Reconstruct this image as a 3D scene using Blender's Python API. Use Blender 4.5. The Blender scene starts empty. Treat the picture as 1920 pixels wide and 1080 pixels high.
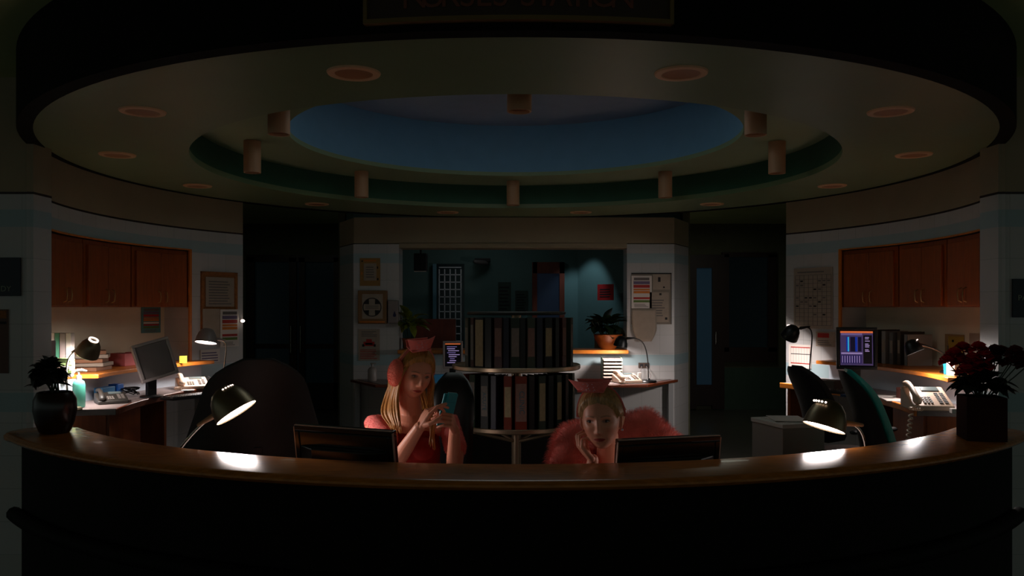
import bpy, bmesh, math, random
from mathutils import Vector, Matrix, noise
random.seed(7)
S = bpy.context.scene
COL = S.collection
# ------------------------------------------------------------------ camera, world, light, exposure
CX, F, HZ, CAMZ = -0.0235, 1570.0, 577.0, 1.70
cam_d = bpy.data.cameras.new('camera')
cam = bpy.data.objects.new('camera', cam_d); COL.objects.link(cam)
cam_d.sensor_width = 36.0
cam_d.lens = F/1920*36.0
cam_d.shift_y = (HZ-540)/1920
cam_d.clip_start = .05
cam.location = (CX, 0, CAMZ); cam.rotation_euler = (math.pi/2, 0, 0)
S.camera = cam
W = bpy.data.worlds.new('world'); S.world = W; W.use_nodes = True
W.node_tree.nodes['Background'].inputs[0].default_value = (.80, 1.0, .92, 1)
W.node_tree.nodes['Background'].inputs[1].default_value = .105
S.view_settings.view_transform = 'Standard'; S.view_settings.look = 'None'
S.view_settings.exposure = 0.38; S.view_settings.gamma = 1.0
S.view_settings.use_curve_mapping = False
S.cycles.use_denoising = True
S.cycles.max_bounces = 6
S.cycles.sample_clamp_indirect = 3.0
CY = 6.16                      # centre of the round room
def area(name, loc, direction, size, power, color):
    d = bpy.data.lights.new(name, 'AREA'); d.shape = 'DISK'; d.size = size; d.energy = power; d.color = color
    o = bpy.data.objects.new(name, d); COL.objects.link(o); o.location = loc
    o.rotation_euler = Vector(direction).to_track_quat('-Z', 'Y').to_euler()
    return o
area('dome_fill', (0, CY-.6, 3.30), (0, .12, -1), 1.6, 3.6, (.90, 1.0, .95))  # unseen fill light added inside the dome to brighten the round room
sp = bpy.data.lights.new('office_spot', 'SPOT'); sp.energy = 14.0; sp.color = (.62, .85, 1.0)
sp.spot_size = math.radians(66); sp.spot_blend = .5; sp.shadow_soft_size = .03
so = bpy.data.objects.new('office_spot', sp); COL.objects.link(so); so.location = (.84, 11.35, 2.85)
so.rotation_euler = Vector((.05, .28, -1)).to_track_quat('-Z', 'Y').to_euler()
hl = area('hall_fill', (3.0, 12.0, 3.0), (0, 0, -1), .8, 3.0, (.9, .95, .8))  # unseen fill that lifts the right hall wall
area('office_fill', (-.3, 10.9, 3.0), (0, 0, -1), .6, .8, (.9, .98, 1.0))  # weak fill added to brighten the office walls, no fitting there
hl2 = area('hall_fill_left', (-3.5, 12.2, 3.0), (0, 0, -1), .8, .8, (.8, .95, .8))  # unseen fill that lifts the left hall wall
def P(px, py, d): return Vector((CX+(px-960)/F*d, d, CAMZ-(py-HZ)/F*d))
def G(px, py, z):
    d = (CAMZ-z)*F/(py-HZ); return Vector((CX+(px-960)/F*d, d, z))
def th_at(px, R, near=False):          # angle round the room where the sight line meets radius R
    s = (px-960)/F
    a = 1+s*s; b = -2*CY+2*s*CX; c = CY*CY+CX*CX-R*R
    t = (-b+(-1 if near else 1)*math.sqrt(max(b*b-4*a*c, 0)))/(2*a)
    return math.atan2(CX+s*t, t-CY)
def C(R, th, z): return Vector((R*math.sin(th), CY+R*math.cos(th), z))
rad = math.radians

# ------------------------------------------------------------------ materials
def lin(c): return tuple((x/12.92 if x <= .04045 else ((x+.055)/1.055)**2.4) for x in c)
MC = {}
def mat(name, rgb, rough=.6, metal=0, emit=0, emrgb=None, var=.0, scale=8, bump=0, stretch=(1,1,1), trans=0, spec=.5, coat=0):
    if name in MC: return MC[name]
    m = bpy.data.materials.new(name); m.use_nodes = True; nt = m.node_tree; b = nt.nodes['Principled BSDF']
    col = (*lin(rgb), 1)
    b.inputs['Base Color'].default_value = col
    b.inputs['Roughness'].default_value = rough; b.inputs['Metallic'].default_value = metal
    b.inputs['Specular IOR Level'].default_value = spec
    b.inputs['Coat Weight'].default_value = coat
    if trans: b.inputs['Transmission Weight'].default_value = trans
    if emit:
        b.inputs['Emission Color'].default_value = (*lin(emrgb or rgb), 1); b.inputs['Emission Strength'].default_value = emit
    if var or bump:
        tc = nt.nodes.new('ShaderNodeTexCoord'); mp = nt.nodes.new('ShaderNodeMapping'); ns = nt.nodes.new('ShaderNodeTexNoise')
        mp.inputs['Scale'].default_value = stretch; ns.inputs['Scale'].default_value = scale; ns.inputs['Detail'].default_value = 5
        nt.links.new(tc.outputs['Object'], mp.inputs[0]); nt.links.new(mp.outputs[0], ns.inputs['Vector'])
        if var:
            r = nt.nodes.new('ShaderNodeValToRGB')
            r.color_ramp.elements[0].position = .3; r.color_ramp.elements[1].position = .7
            r.color_ramp.elements[0].color = (*[x*(1-var) for x in col[:3]], 1)
            r.color_ramp.elements[1].color = (*[min(1, x*(1+var)) for x in col[:3]], 1)
            nt.links.new(ns.outputs[0], r.inputs[0]); nt.links.new(r.outputs[0], b.inputs['Base Color'])
        if bump:
            bp = nt.nodes.new('ShaderNodeBump'); bp.inputs['Strength'].default_value = bump; bp.inputs['Distance'].default_value = .01
            nt.links.new(ns.outputs[0], bp.inputs['Height']); nt.links.new(bp.outputs[0], b.inputs['Normal'])
    MC[name] = m; return m
def tile_mat():
    m = bpy.data.materials.new('glazed_wall_tile'); m.use_nodes = True; nt = m.node_tree; b = nt.nodes['Principled BSDF']
    uv = nt.nodes.new('ShaderNodeUVMap'); sep = nt.nodes.new('ShaderNodeSeparateXYZ'); nt.links.new(uv.outputs[0], sep.inputs[0])
    br = nt.nodes.new('ShaderNodeTexBrick'); nt.links.new(uv.outputs[0], br.inputs['Vector'])
    br.offset = 0; br.inputs['Scale'].default_value = 1; br.inputs['Mortar Size'].default_value = .0016
    br.inputs['Brick Width'].default_value = .2; br.inputs['Row Height'].default_value = .2; br.inputs['Bias'].default_value = 0
    w = (*lin((.74, .73, .73)), 1); w2 = (*lin((.72, .71, .70)), 1); t = (*lin((.61, .69, .71)), 1); g = (*lin((.60, .60, .59)), 1)
    br.inputs['Color1'].default_value = w; br.inputs['Color2'].default_value = w2; br.inputs['Mortar'].default_value = g
    ramp = nt.nodes.new('ShaderNodeValToRGB'); ramp.color_ramp.interpolation = 'CONSTANT'
    e = ramp.color_ramp.elements; e[0].position = 0; e[0].color = (0,0,0,1); e[1].position = 1.06/3; e[1].color = (1,1,1,1)
    for z, c in ((1.18, 0), (2.19, 1), (2.29, 0)): x = e.new(z/3); x.color = (c, c, c, 1)
    dv = nt.nodes.new('ShaderNodeMath'); dv.operation = 'DIVIDE'; dv.inputs[1].default_value = 3
    nt.links.new(sep.outputs[1], dv.inputs[0]); nt.links.new(dv.outputs[0], ramp.inputs[0])
    mx = nt.nodes.new('ShaderNodeMix'); mx.data_type = 'RGBA'; mx.inputs['B'].default_value = t
    nt.links.new(ramp.outputs[0], mx.inputs['Factor']); nt.links.new(br.outputs[0], mx.inputs['A'])
    nt.links.new(mx.outputs['Result'], b.inputs['Base Color']); b.inputs['Roughness'].default_value = .38
    return m
TILE = tile_mat()
BEIGE = mat('beige_plaster', (.60, .54, .44), .8, var=.05, scale=3)
SOFFIT = mat('sage_green_plaster', (.46, .54, .40), .42, var=.05, scale=2)
RISER = mat('deep_green_plaster', (.16, .36, .27), .6, var=.05)
BLUE = mat('dome_blue_plaster', (.46, .66, .80), .7, var=.03)
BLUE2 = mat('dome_top_blue_plaster', (.58, .66, .76), .7, var=.03)
BLACK = mat('black_lacquer', (.07, .07, .065), .8, var=.1, spec=.1)
CEIL = mat('olive_ceiling_plaster', (.88, .90, .64), .8, var=.06, scale=2)
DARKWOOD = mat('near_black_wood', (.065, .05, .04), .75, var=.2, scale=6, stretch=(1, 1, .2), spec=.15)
TOPWOOD = mat('varnished_counter_wood', (.74, .44, .17), .24, var=.22, scale=14, stretch=(1, 6, 6), coat=.1)
CABWOOD = mat('orange_cabinet_wood', (.56, .27, .08), .42, var=.18, scale=9, stretch=(5, 5, .6))
EDGEWOOD = mat('orange_edge_wood', (.80, .46, .16), .32, var=.12, scale=12)
REDWOOD = mat('brown_edge_wood', (.46, .22, .12), .4, var=.15, scale=12)
LAMINATE = mat('grey_mauve_laminate', (.50, .45, .44), .35, var=.06, scale=30)
CREAM = mat('cream_plaster', (.84, .80, .70), .8, var=.05, scale=4)
TEALWALL = mat('teal_plaster', (.35, .46, .45), .8, var=.05, scale=3)
FLOORM = mat('grey_vinyl_floor', (.28, .27, .24), .3, var=.1, scale=4)
HALL = mat('dark_hall_plaster', (.36, .36, .27), .8, var=.08)
WAINS = mat('dark_green_wainscot', (.24, .32, .27), .8, var=.08)
DOORW = mat('dark_brown_door_wood', (.17, .09, .06), .5, var=.2, scale=6, stretch=(4, 4, .5))
REDDOOR = mat('reddish_door_wood', (.42, .17, .09), .5, var=.2, scale=6, stretch=(4, 4, .5))
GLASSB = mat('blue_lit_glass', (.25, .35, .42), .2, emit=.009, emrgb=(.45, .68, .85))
GLASSD = mat('dark_window_glass', (.05, .07, .08), .25, emit=.0025, emrgb=(.3, .5, .55))
CHROME = mat('brushed_steel', (.72, .70, .66), .25, 1.0)
BRONZE = mat('dull_bronze_metal', (.50, .45, .36), .38, .9)
BLKP = mat('black_plastic', (.035, .035, .04), .4)
BLKG = mat('black_gloss_plastic', (.02, .02, .025), .12)
GREYP = mat('grey_plastic', (.42, .39, .37), .45)
SILVP = mat('silver_plastic', (.60, .55, .54), .4)
BEIGEP = mat('beige_plastic', (.82, .71, .62), .42)
WHITE = mat('white_paper', (.84, .80, .77), .75)
PAPERD = mat('aged_paper', (.62, .56, .50), .8, var=.06, scale=20)
INK = mat('dark_ink', (.13, .12, .13), .8)
GREYINK = mat('grey_ink', (.40, .37, .36), .8)
REDINK = mat('red_ink', (.66, .14, .11), .7)
ORANGE = mat('orange_ink', (.80, .45, .12), .7)
YELLOW = mat('yellow_paper', (.86, .80, .20), .7)
GREENI = mat('green_ink', (.36, .46, .20), .7)
PURPI = mat('purple_ink', (.40, .34, .46), .7)
TEALP = mat('teal_paper', (.32, .52, .52), .7)
CORK = mat('cork', (.58, .36, .18), .9, var=.2, scale=60)
LGTW = mat('lamp_bulb_glow', (1, 1, 1), .5, emit=14, emrgb=(1, .93, .90))
VENT = mat('lit_lamp_vent', (1, 1, 1), .5, emit=1.6, emrgb=(1, .9, .85))
PINK = mat('coral_pink_felt', (.94, .48, .45), .75, var=.06, scale=60)
PINKMUFF = mat('coral_plush', (.96, .50, .42), .9, var=.1, scale=120, bump=.2)
FUR = mat('pink_fur', (.97, .52, .48), .85, var=.18, scale=14)
DRESS = mat('deep_coral_knit', (.62, .13, .10), .85, var=.1, scale=60)
BLONDE = mat('blonde_hair', (.74, .50, .25), .42, var=.30, scale=50, stretch=(4, 4, .3))
GOLDH = mat('golden_blonde_hair', (.74, .56, .38), .42, var=.32, scale=40, stretch=(3, 3, 1))
SPARK = mat('rhinestone', (.95, .92, 1), .08, .6)
TERRA = mat('terracotta_glaze', (.55, .28, .10), .4, var=.1)
LEAF = mat('dark_green_leaf', (.10, .17, .08), .45, var=.2)
LEAFY = mat('yellow_green_leaf', (.46, .50, .12), .5, var=.25, scale=12)

# ------------------------------------------------------------------ mesh builder
class MB:
    def __init__(s, T=None): s.v = []; s.f = []; s.mi = []; s.uv = []; s.m = 0; s.T = T or Matrix.Identity(4)
    def add(s, vs, fs, uvs=None):
        n = len(s.v); s.v += [s.T @ Vector(v) for v in vs]
        for f in fs: s.f.append([i+n for i in f]); s.mi.append(s.m)
        s.uv += (uvs if uvs else [(v[0], v[2]) for v in vs])
        return s
    def box(s, c, d, R=None):
        x, y, z = [k/2 for k in d]; R = R or Matrix.Identity(3); c = Vector(c)
        vs = [c+R @ Vector(p) for p in ((-x,-y,-z),(x,-y,-z),(x,y,-z),(-x,y,-z),(-x,-y,z),(x,-y,z),(x,y,z),(-x,y,z))]
        return s.add(vs, [(0,3,2,1),(4,5,6,7),(0,1,5,4),(1,2,6,5),(2,3,7,6),(3,0,4,7)])
    def prism(s, poly, z0, z1):
        n = len(poly)
        a = sum(poly[i][0]*poly[(i+1)%n][1]-poly[(i+1)%n][0]*poly[i][1] for i in range(n))
        if a < 0: poly = poly[::-1]
        vs = [(x, y, z0) for x, y in poly]+[(x, y, z1) for x, y in poly]
        fs = [tuple(range(n))[::-1], tuple(range(n, 2*n))]+[(i, (i+1)%n, (i+1)%n+n, i+n) for i in range(n)]
        return s.add(vs, fs)
    def prof(s, poly, y0, y1):         # polygon in x,z extruded along y
        n = len(poly)
        a = sum(poly[i][0]*poly[(i+1)%n][1]-poly[(i+1)%n][0]*poly[i][1] for i in range(n))
        if a > 0: poly = poly[::-1]
        vs = [(x, y0, z) for x, z in poly]+[(x, y1, z) for x, z in poly]
        fs = [tuple(range(n))[::-1], tuple(range(n, 2*n))]+[(i, (i+1)%n, (i+1)%n+n, i+n) for i in range(n)]
        return s.add(vs, fs)
    def arc(s, R0, R1, t0, t1, z0, z1, n=None, closed=False):
        n = n or max(4, int(abs(t1-t0)/rad(2.2)))
        if t0 > t1: t0, t1 = t1, t0
        vs = []; uv = []; fs = []
        m = n if closed else n+1
        for i in range(m):
            t = t0+(t1-t0)*i/n
            for R, z in ((R0, z0), (R1, z0), (R1, z1), (R0, z1)): vs.append(C(R, t, z)); uv.append((t*3.1, z))
        for i in range(n):
            a = 4*i; b = 4*((i+1) % m)
            for k in range(4): k2 = (k+1) % 4; fs.append((a+k, b+k, b+k2, a+k2))
        if not closed: fs += [(0, 1, 2, 3), tuple(4*n+k for k in (3, 2, 1, 0))]
        return s.add(vs, fs, uv)
    def lathe(s, prof, n=32, c=(0,0,0), caps=True):
        c = Vector(c); vs = []; fs = []; k = len(prof)
        for i in range(n):
            a = 2*math.pi*i/n
            for r, z in prof: vs.append(c+Vector((r*math.cos(a), r*math.sin(a), z)))
        for i in range(n):
            j = (i+1) % n
            for q in range(k-1): fs.append((i*k+q, j*k+q, j*k+q+1, i*k+q+1))
        if caps:
            if prof[0][0] > 1e-5: fs.append(tuple(i*k for i in range(n))[::-1])
            if prof[-1][0] > 1e-5: fs.append(tuple(i*k+k-1 for i in range(n)))
        return s.add(vs, fs)
    def tube(s, pts, rs, n=10, flat=1.0, up=None):
        pts = [Vector(p) for p in pts]; rs = rs if hasattr(rs, '__len__') else [rs]*len(pts)
        vs = []; fs = []; u = None; k = len(pts)
        for i, p in enumerate(pts):
            d = (pts[min(i+1, k-1)]-pts[max(i-1, 0)]).normalized()
            if u is None: u = Vector(up) if up else (Vector((0,0,1)) if abs(d.z) < .9 else Vector((1,0,0)))
            u = (u-d*u.dot(d)).normalized(); w = d.cross(u)
            for q in range(n):
                a = 2*math.pi*q/n; vs.append(p+(u*math.cos(a)*flat+w*math.sin(a))*rs[i])
        for i in range(k-1):
            for q in range(n): q2 = (q+1) % n; fs.append((i*n+q, i*n+q2, (i+1)*n+q2, (i+1)*n+q))
        fs.append(tuple(range(n))[::-1]); fs.append(tuple((k-1)*n+q for q in range(n)))
        return s.add(vs, fs)
    def ctube(s, pts, rs, n=12, flat=1.0, up=None):    # tube with round ends
        pts = [Vector(p) for p in pts]; rs = list(rs) if hasattr(rs, '__len__') else [rs]*len(pts)
        d0 = (pts[0]-pts[1]).normalized(); d1 = (pts[-1]-pts[-2]).normalized()
        A = [pts[0]+d0*rs[0]*k for k in (.95, .7)]; Bp = [pts[-1]+d1*rs[-1]*k for k in (.7, .95)]
        return s.tube(A+pts+Bp, [rs[0]*.3, rs[0]*.72]+rs+[rs[-1]*.72, rs[-1]*.3], n, flat, up)
    def ball(s, c, r, nu=20, nv=12, R=None):
        r = r if hasattr(r, '__len__') else (r, r, r); c = Vector(c); R = R or Matrix.Identity(3)
        vs = [c+R @ Vector((0, 0, -r[2]))]; fs = []
        for j in range(1, nv):
            b = -math.pi/2+math.pi*j/nv
            for i in range(nu):
                a = 2*math.pi*i/nu; vs.append(c+R @ Vector((r[0]*math.cos(b)*math.cos(a), r[1]*math.cos(b)*math.sin(a), r[2]*math.sin(b))))
        vs.append(c+R @ Vector((0, 0, r[2]))); L = len(vs)-1
        for i in range(nu):
            i2 = (i+1) % nu; fs.append((0, 1+i2, 1+i)); fs.append((L, L-nu+i, L-nu+i2))
            for j in range(nv-2): a = 1+j*nu; fs.append((a+i, a+i2, a+nu+i2, a+nu+i))
        return s.add(vs, fs)
    def leaf(s, base, direction, L, w, curl=.25, up=(0, 0, 1)):
        d = Vector(direction).normalized(); u = Vector(up); side = d.cross(u)
        side = side.normalized() if side.length > 1e-3 else Vector((1, 0, 0)); nrm = side.cross(d).normalized(); vs = []; fs = []
        K = 5
        for i in range(K+1):
            t = i/K; c = Vector(base)+d*L*t-nrm*curl*L*t*t; ww = w*math.sin(math.pi*min(1, .08+t*.92))**.8*(1 if i < K else .1)
            vs += [c-side*ww/2+nrm*ww*.15, c, c+side*ww/2+nrm*ww*.15]
        for i in range(K):
            a = 3*i; fs += [(a, a+1, a+4, a+3), (a+1, a+2, a+5, a+4)]
        return s.add(vs, fs)
    def build(s, name, mats, parent=None, smooth=40, bevel=0, origin=None, seg=2):
        me = bpy.data.meshes.new(name)
        mats = mats if isinstance(mats, (list, tuple)) else [mats]
        og = Vector(origin) if origin else Vector((0, 0, 0))
        me.from_pydata([v-og for v in s.v], [], s.f)
        for m in mats: me.materials.append(m)
        me.polygons.foreach_set('material_index', s.mi)
        ul = me.uv_layers.new(name='UVMap')
        for l in me.loops: ul.data[l.index].uv = s.uv[l.vertex_index]
        me.update()
        if smooth: me.shade_smooth(); me.set_sharp_from_angle(angle=rad(smooth))
        o = bpy.data.objects.new(name, me); COL.objects.link(o)
        if parent is not None: o.parent = parent
        elif origin: o.location = og
        if bevel:
            b = o.modifiers.new('bevel', 'BEVEL'); b.width = bevel; b.segments = seg; b.limit_method = 'ANGLE'; b.angle_limit = rad(35)
        return o
def tag(o, label=None, cat=None, group=None, kind=None):
    if label: o['label'] = label
    if cat: o['category'] = cat
    if group: o['group'] = group
    if kind: o['kind'] = kind
    return o
def thing(name, label, cat, loc=(0,0,0), rz=0, group=None):
    o = bpy.data.objects.new(name, None); COL.objects.link(o); o.location = loc; o.rotation_euler = (0, 0, rz); o.empty_display_size = .1
    return tag(o, label, cat, group)
def struct(name, mb, mats, smooth=40, bevel=0): return tag(mb.build(name, mats, smooth=smooth, bevel=bevel), kind='structure')
def copy_tree(o, parent=None):
    c = o.copy(); COL.objects.link(c); c.parent = parent
    for ch in list(o.children): copy_tree(ch, c)
    return c
def text_geo(body, size, align='CENTER'):
    cu = bpy.data.curves.new('t', 'FONT'); cu.body = body; cu.size = size; cu.align_x = align; cu.extrude = .0008; cu.resolution_u = 3
    o = bpy.data.objects.new('t', cu); COL.objects.link(o)
    me = bpy.data.meshes.new_from_object(o.evaluated_get(bpy.context.evaluated_depsgraph_get()))
    vs = [v.co.copy() for v in me.vertices]; fs = [tuple(p.vertices) for p in me.polygons]
    bpy.data.objects.remove(o); bpy.data.meshes.remove(me); bpy.data.curves.remove(cu)
    return vs, fs
def add_text(mb, body, size, loc, R, align='CENTER'):   # text drawn in x,z plane facing -y of frame R
    vs, fs = text_geo(body, size, align); loc = Vector(loc)
    return mb.add([loc+R @ Vector((v.x, -v.z, v.y)) for v in vs], fs)
I3 = Matrix.Identity(3)
def RZ(a): return Matrix.Rotation(a, 3, 'Z')

# ================================================================== STRUCTURE
struct('floor', MB().box((0, 5, -.05), (30, 30, .1)), FLOORM, smooth=0)
# ceiling outside the drum
mb = MB(); mb.arc(3.10, 12, 0, 2*math.pi, 3.10, 3.2, n=128, closed=True)
struct('ceiling', mb, CEIL)
# drum: soffit ring, fascia, riser, recessed ring, dome
mb = MB(); mb.arc(2.24, 3.08, 0, 2*math.pi, 2.70, 2.74, n=160, closed=True); struct('ceiling_soffit', mb, SOFFIT)
mb = MB(); mb.arc(3.08, 3.16, 0, 2*math.pi, 2.695, 3.12, n=160, closed=True); struct('trim_1', mb, BLACK)
mb = MB(); mb.arc(2.24, 2.30, 0, 2*math.pi, 2.74, 2.925, n=160, closed=True); struct('trim_2', mb, RISER)
mb = MB(); mb.arc(1.62, 2.30, 0, 2*math.pi, 2.925, 2.96, n=128, closed=True); struct('ceiling_recess', mb, mat('light_sage_plaster', (.56, .64, .50), .6))
mb = MB(); mb.arc(1.62, 1.68, 0, 2*math.pi, 2.96, 3.39, n=128, closed=True); struct('wall_dome', mb, BLUE)
mb = MB(); mb.lathe([(1.68, 3.39), (1.68, 3.45)], n=128, c=(0, CY, 0)); struct('ceiling_dome', mb, BLUE2)

RW = 3.12
for sgn, side in ((-1, 'left'), (1, 'right')):
    a_far, a_near = sgn*rad(55.5), sgn*rad(110)
    n0 = th_at(966+sgn*607, RW); n1 = th_at(966+sgn*873, RW)     # niche between these angles
    mb = MB()
    mb.arc(RW, 3.5, a_far, n0, 0, 2.39); mb.arc(RW, 3.5, n1, sgn*rad(106), 0, 2.39); mb.arc(RW, 3.16, sgn*rad(106), a_near, 0, 2.39)
    mb.arc(RW, 3.5, n0, n1, 2.215, 2.39); mb.arc(RW, 3.5, n0, n1, 0, 1.0)
    struct('wall_'+side, mb, TILE)
    mb = MB(); mb.arc(3.44, 3.5, n0, n1, 1.0, 2.215); struct('wall_niche_'+side, mb, CREAM)
    mb = MB(); mb.arc(RW, 3.5, a_far, sgn*rad(106), 2.405, 2.695); mb.arc(RW, 3.16, sgn*rad(106), a_near, 2.405, 2.695); struct('wall_upper_'+side, mb, BEIGE)
    mb = MB(); mb.arc(RW+.004, 3.155, a_far, a_near, 2.39, 2.405); struct('trim_'+('3' if sgn < 0 else '4'), mb, DOORW)
    # trim round the niche
    mb = MB(); mb.arc(RW-.006, 3.13, n0, n1, 2.205, 2.217); mb.arc(RW-.006, 3.13, n0, n0+sgn*rad(.5), 1.0, 2.205)
    struct('trim_'+('5' if sgn < 0 else '6'), mb, EDGEWOOD)
    # flat wall running outwards from the round wall
    e = C(3.14, a_near, 0)
    mb = MB(); x0, x1 = sorted((e.x-sgn*.02, sgn*7.0)); yw = e.y
    mb.box(((x0+x1)/2, yw+.1, 1.195), (x1-x0, .2, 2.39)); struct('wall_front_'+side, mb, TILE, smooth=0)
    mb = MB(); mb.box(((x0+x1)/2, yw+.1, 2.755), (x1-x0, .2, .70)); struct('wall_front_upper_'+side, mb, BEIGE, smooth=0)
    mb = MB(); mb.box(((x0+x1)/2, yw+.104, 2.3975), (x1-x0, .2, .015)); struct('trim_'+('7' if sgn < 0 else '8'), mb, DOORW, smooth=0)
YW_FRONT = C(3.14, rad(110), 0).y
# back wall with the wide opening
mb = MB()
mb.box((-1.515, 9.35, 1.2), (.50, .30, 2.4)); mb.box((1.50, 9.35, 1.2), (.52, .30, 2.4))
mb.box((-.0125, 9.35, .60), (2.505, .30, 1.2))
for s in (-1, 1): mb.prism([(s*1.76, 9.2), (s*2.03, 9.75), (s*1.9, 9.8), (s*1.7, 9.4)], 0, 2.4)
struct('wall_back', mb, TILE, smooth=0)
mb = MB(); mb.box((0, 9.35, 2.55), (3.52, .30, .285)); mb.box((-.0125, 9.35, 2.385), (2.505, .30, .055))
for s in (-1, 1): mb.prism([(s*1.76, 9.2), (s*2.03, 9.75), (s*1.9, 9.8), (s*1.7, 9.4)], 2.41, 2.69)
struct('wall_back_upper', mb, BEIGE, smooth=0)
# office behind the opening
mb = MB(); mb.box((-.75, 12.1, 1.5), (3.35, .2, 3.2)); mb.prism([(.92, 12.0), (1.90, 10.75), (2.0, 10.8), (1.05, 12.2)], 0, 3.1)
mb.box((-1.93, 11.0, 1.5), (.08, 2.35, 3.2)); mb.box((1.93, 10.4, 1.5), (.08, 1.0, 3.2))
struct('wall_office', mb, TEALWALL, smooth=0)
# hallways either side
mb = MB(); mb.box((4.6, 14.07, 1.6), (4.4, .2, 3.2)); mb.box((-4.8, 14.07, 1.6), (5.0, .2, 3.2)); mb.box((6.6, 11.0, 1.6), (.2, 6.3, 3.2)); mb.box((-6.9, 11, 1.6), (.2, 6.3, 3.2))
mb.box((2.02, 11.88, 1.6), (.08, 4.15, 3.2)); mb.box((-2.02, 11.88, 1.6), (.08, 4.15, 3.2))
struct('wall_hall', mb, HALL, smooth=0)
mb = MB(); mb.box((4.9, 13.95, .35), (3.2, .03, .70)); struct('baseboard_hall', mb, WAINS, smooth=0)
# hall door with blue glass, hall window
d1 = MB(); d1.m = 0
d1.box((2.98, 13.93, 1.3), (.12, .08, 2.56)); d1.box((3.40, 13.93, 1.3), (.20, .08, 2.56)); d1.box((3.17, 13.93, 2.47), (.26, .08, .22)); d1.box((3.17, 13.93, .25), (.26, .08, .34))
o = struct('door_1', d1, DOORW, smooth=0); g = MB().box((3.17, 13.95, 1.38), (.26, .02, 1.96)).build('glass_pane', GLASSB, o, smooth=0)
MB().tube([(3.35, 13.86, 1.1), (3.35, 13.86, 1.3)], .012).build('door_handle', CHROME, o)
w1 = MB(); w1.box((3.54, 13.93, 1.78), (.08, .07, 1.62)); w1.box((4.30, 13.93, 1.78), (.14, .07, 1.62)); w1.box((3.92, 13.93, 2.58), (.9, .07, .08)); w1.box((3.92, 13.93, .92), (.9, .07, .24))
o = struct('window_1', w1, DOORW, smooth=0); MB().box((3.91, 13.955, 1.8), (.66, .02, 1.52)).build('glass_pane', GLASSD, o, smooth=0)
# left hallway glazed double door
d2 = MB()
for x0, x1 in ((-4.42, -4.30), (-3.72, -3.60), (-3.56, -3.46), (-2.98, -2.86)): d2.box(((x0+x1)/2, 13.92, 1.28), (x1-x0, .08, 2.5))
d2.box((-3.64, 13.92, 2.52), (1.56, .08, .12)); d2.box((-3.64, 13.92, .24), (1.56, .08, .42)); d2.box((-3.64, 13.92, 1.06), (1.5, .06, .08))
o = struct('door_2', d2, DOORW, smooth=0); MB().box((-3.64, 13.95, 1.4), (1.5, .02, 2.3)).build('glass_pane', GLASSD, o, smooth=0)
for x in (-3.68, -3.52): MB().tube([(x, 13.84, .95), (x, 13.84, 1.4)], .014).build('door_handle', CHROME, o)
# office door with window (left), barred window, and window on the right
lw = MB(); lw.m = 0; lw.box((-.905, 11.97, 1.45), (.40, .05, 1.75))
o = struct('window_2', lw, GLASSD, smooth=0)
gm = mat('pale_window_grid', (.92, .92, .95), .6)
gb = MB()
for i in range(5): gb.box((-1.06+.0775*i, 11.93, 1.66), (.014, .02, 1.18))
for i in range(12): gb.box((-.905, 11.93, 1.12+.105*i), (.32, .02, .014))
gb.build('window_grid', gm, o, smooth=0)
lf = MB(); lf.box((-1.125, 11.94, 1.45), (.05, .06, 1.75)); lf.build('window_frame', mat('pale_blue_frame', (.40, .58, .66), .6), o, smooth=0)
w3 = MB(); w3.box((.30, 11.96, 1.6), (.07, .06, 1.5)); w3.box((.69, 11.96, 1.6), (.07, .06, 1.5)); w3.box((.5, 11.96, 2.27), (.45, .06, .16)); w3.box((.5, 11.96, .9), (.4, .06, .3))
o = struct('window_3', w3, REDDOOR, smooth=0); MB().box((.49, 11.975, 1.6), (.36, .02, 1.3)).build('glass_pane', mat('dusk_blue_glass', (.12, .15, .20), .3, emit=.005, emrgb=(.35, .5, .8)), o, smooth=0)

# ================================================================== CEILING LIGHTS
TRIMR = mat('bare_metal_trim', (.92, .74, .58), .5, 0)
CANR = mat('dark_can_interior', (.70, .48, .32), .5)
def downlight(i):
    t = math.pi+rad(15+30*i)
    o = thing('recessed_light', '', 'ceiling light', C(2.69, t, 2.70), -t, 'switched-off recessed lights in the round soffit')
    if i == 0:
        MB().lathe([(.078, .03), (.078, -.002), (.084, -.010), (.110, -.008), (.114, -.001), (.114, .002)], n=40, caps=False).build('trim_ring', TRIMR, o)
        MB().lathe([(.080, -.006), (.060, -.003), (.0, -.002)], n=40, caps=False).build('reflector', CANR, o)
    else:
        for ch in DL0.children:
            c = ch.copy(); COL.objects.link(c); c.parent = o
    return o
DLN = ['large recessed light left of the station sign', 'left recessed light halfway between sign and left side wall', 'recessed light nearest the left corner cupboard wall', 'recessed light above the left cork board side of the soffit', 'recessed light above the dark left hallway', 'recessed light above the left tiled column, left of centre', 'recessed light above the back wall, right of centre', 'recessed light above the dark right hallway', 'recessed light above the wall chart on the right', 'recessed light nearest the right corner cupboard wall', 'right recessed light halfway between sign and right side wall', 'large recessed light right of the station sign']
for i in range(12):
    # index runs from near-left... angle 195deg = behind left
    o = downlight(i)
    if i == 0: DL0 = o
    o['label'] = DLN[i]
PEND = mat('tan_pendant_metal', (.78, .60, .46), .55, 0)
PN = ['cylinder light hanging at the near edge of the dome, top centre', 'cylinder light at upper left beside the blue dome', 'cylinder light at far left of the recessed ring', 'cylinder light between left end and centre of the ring', 'cylinder light hanging over the binder carousel, at centre', 'cylinder light between centre and right end of the ring', 'cylinder light at far right of the recessed ring', 'cylinder light at upper right beside the blue dome']
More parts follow.
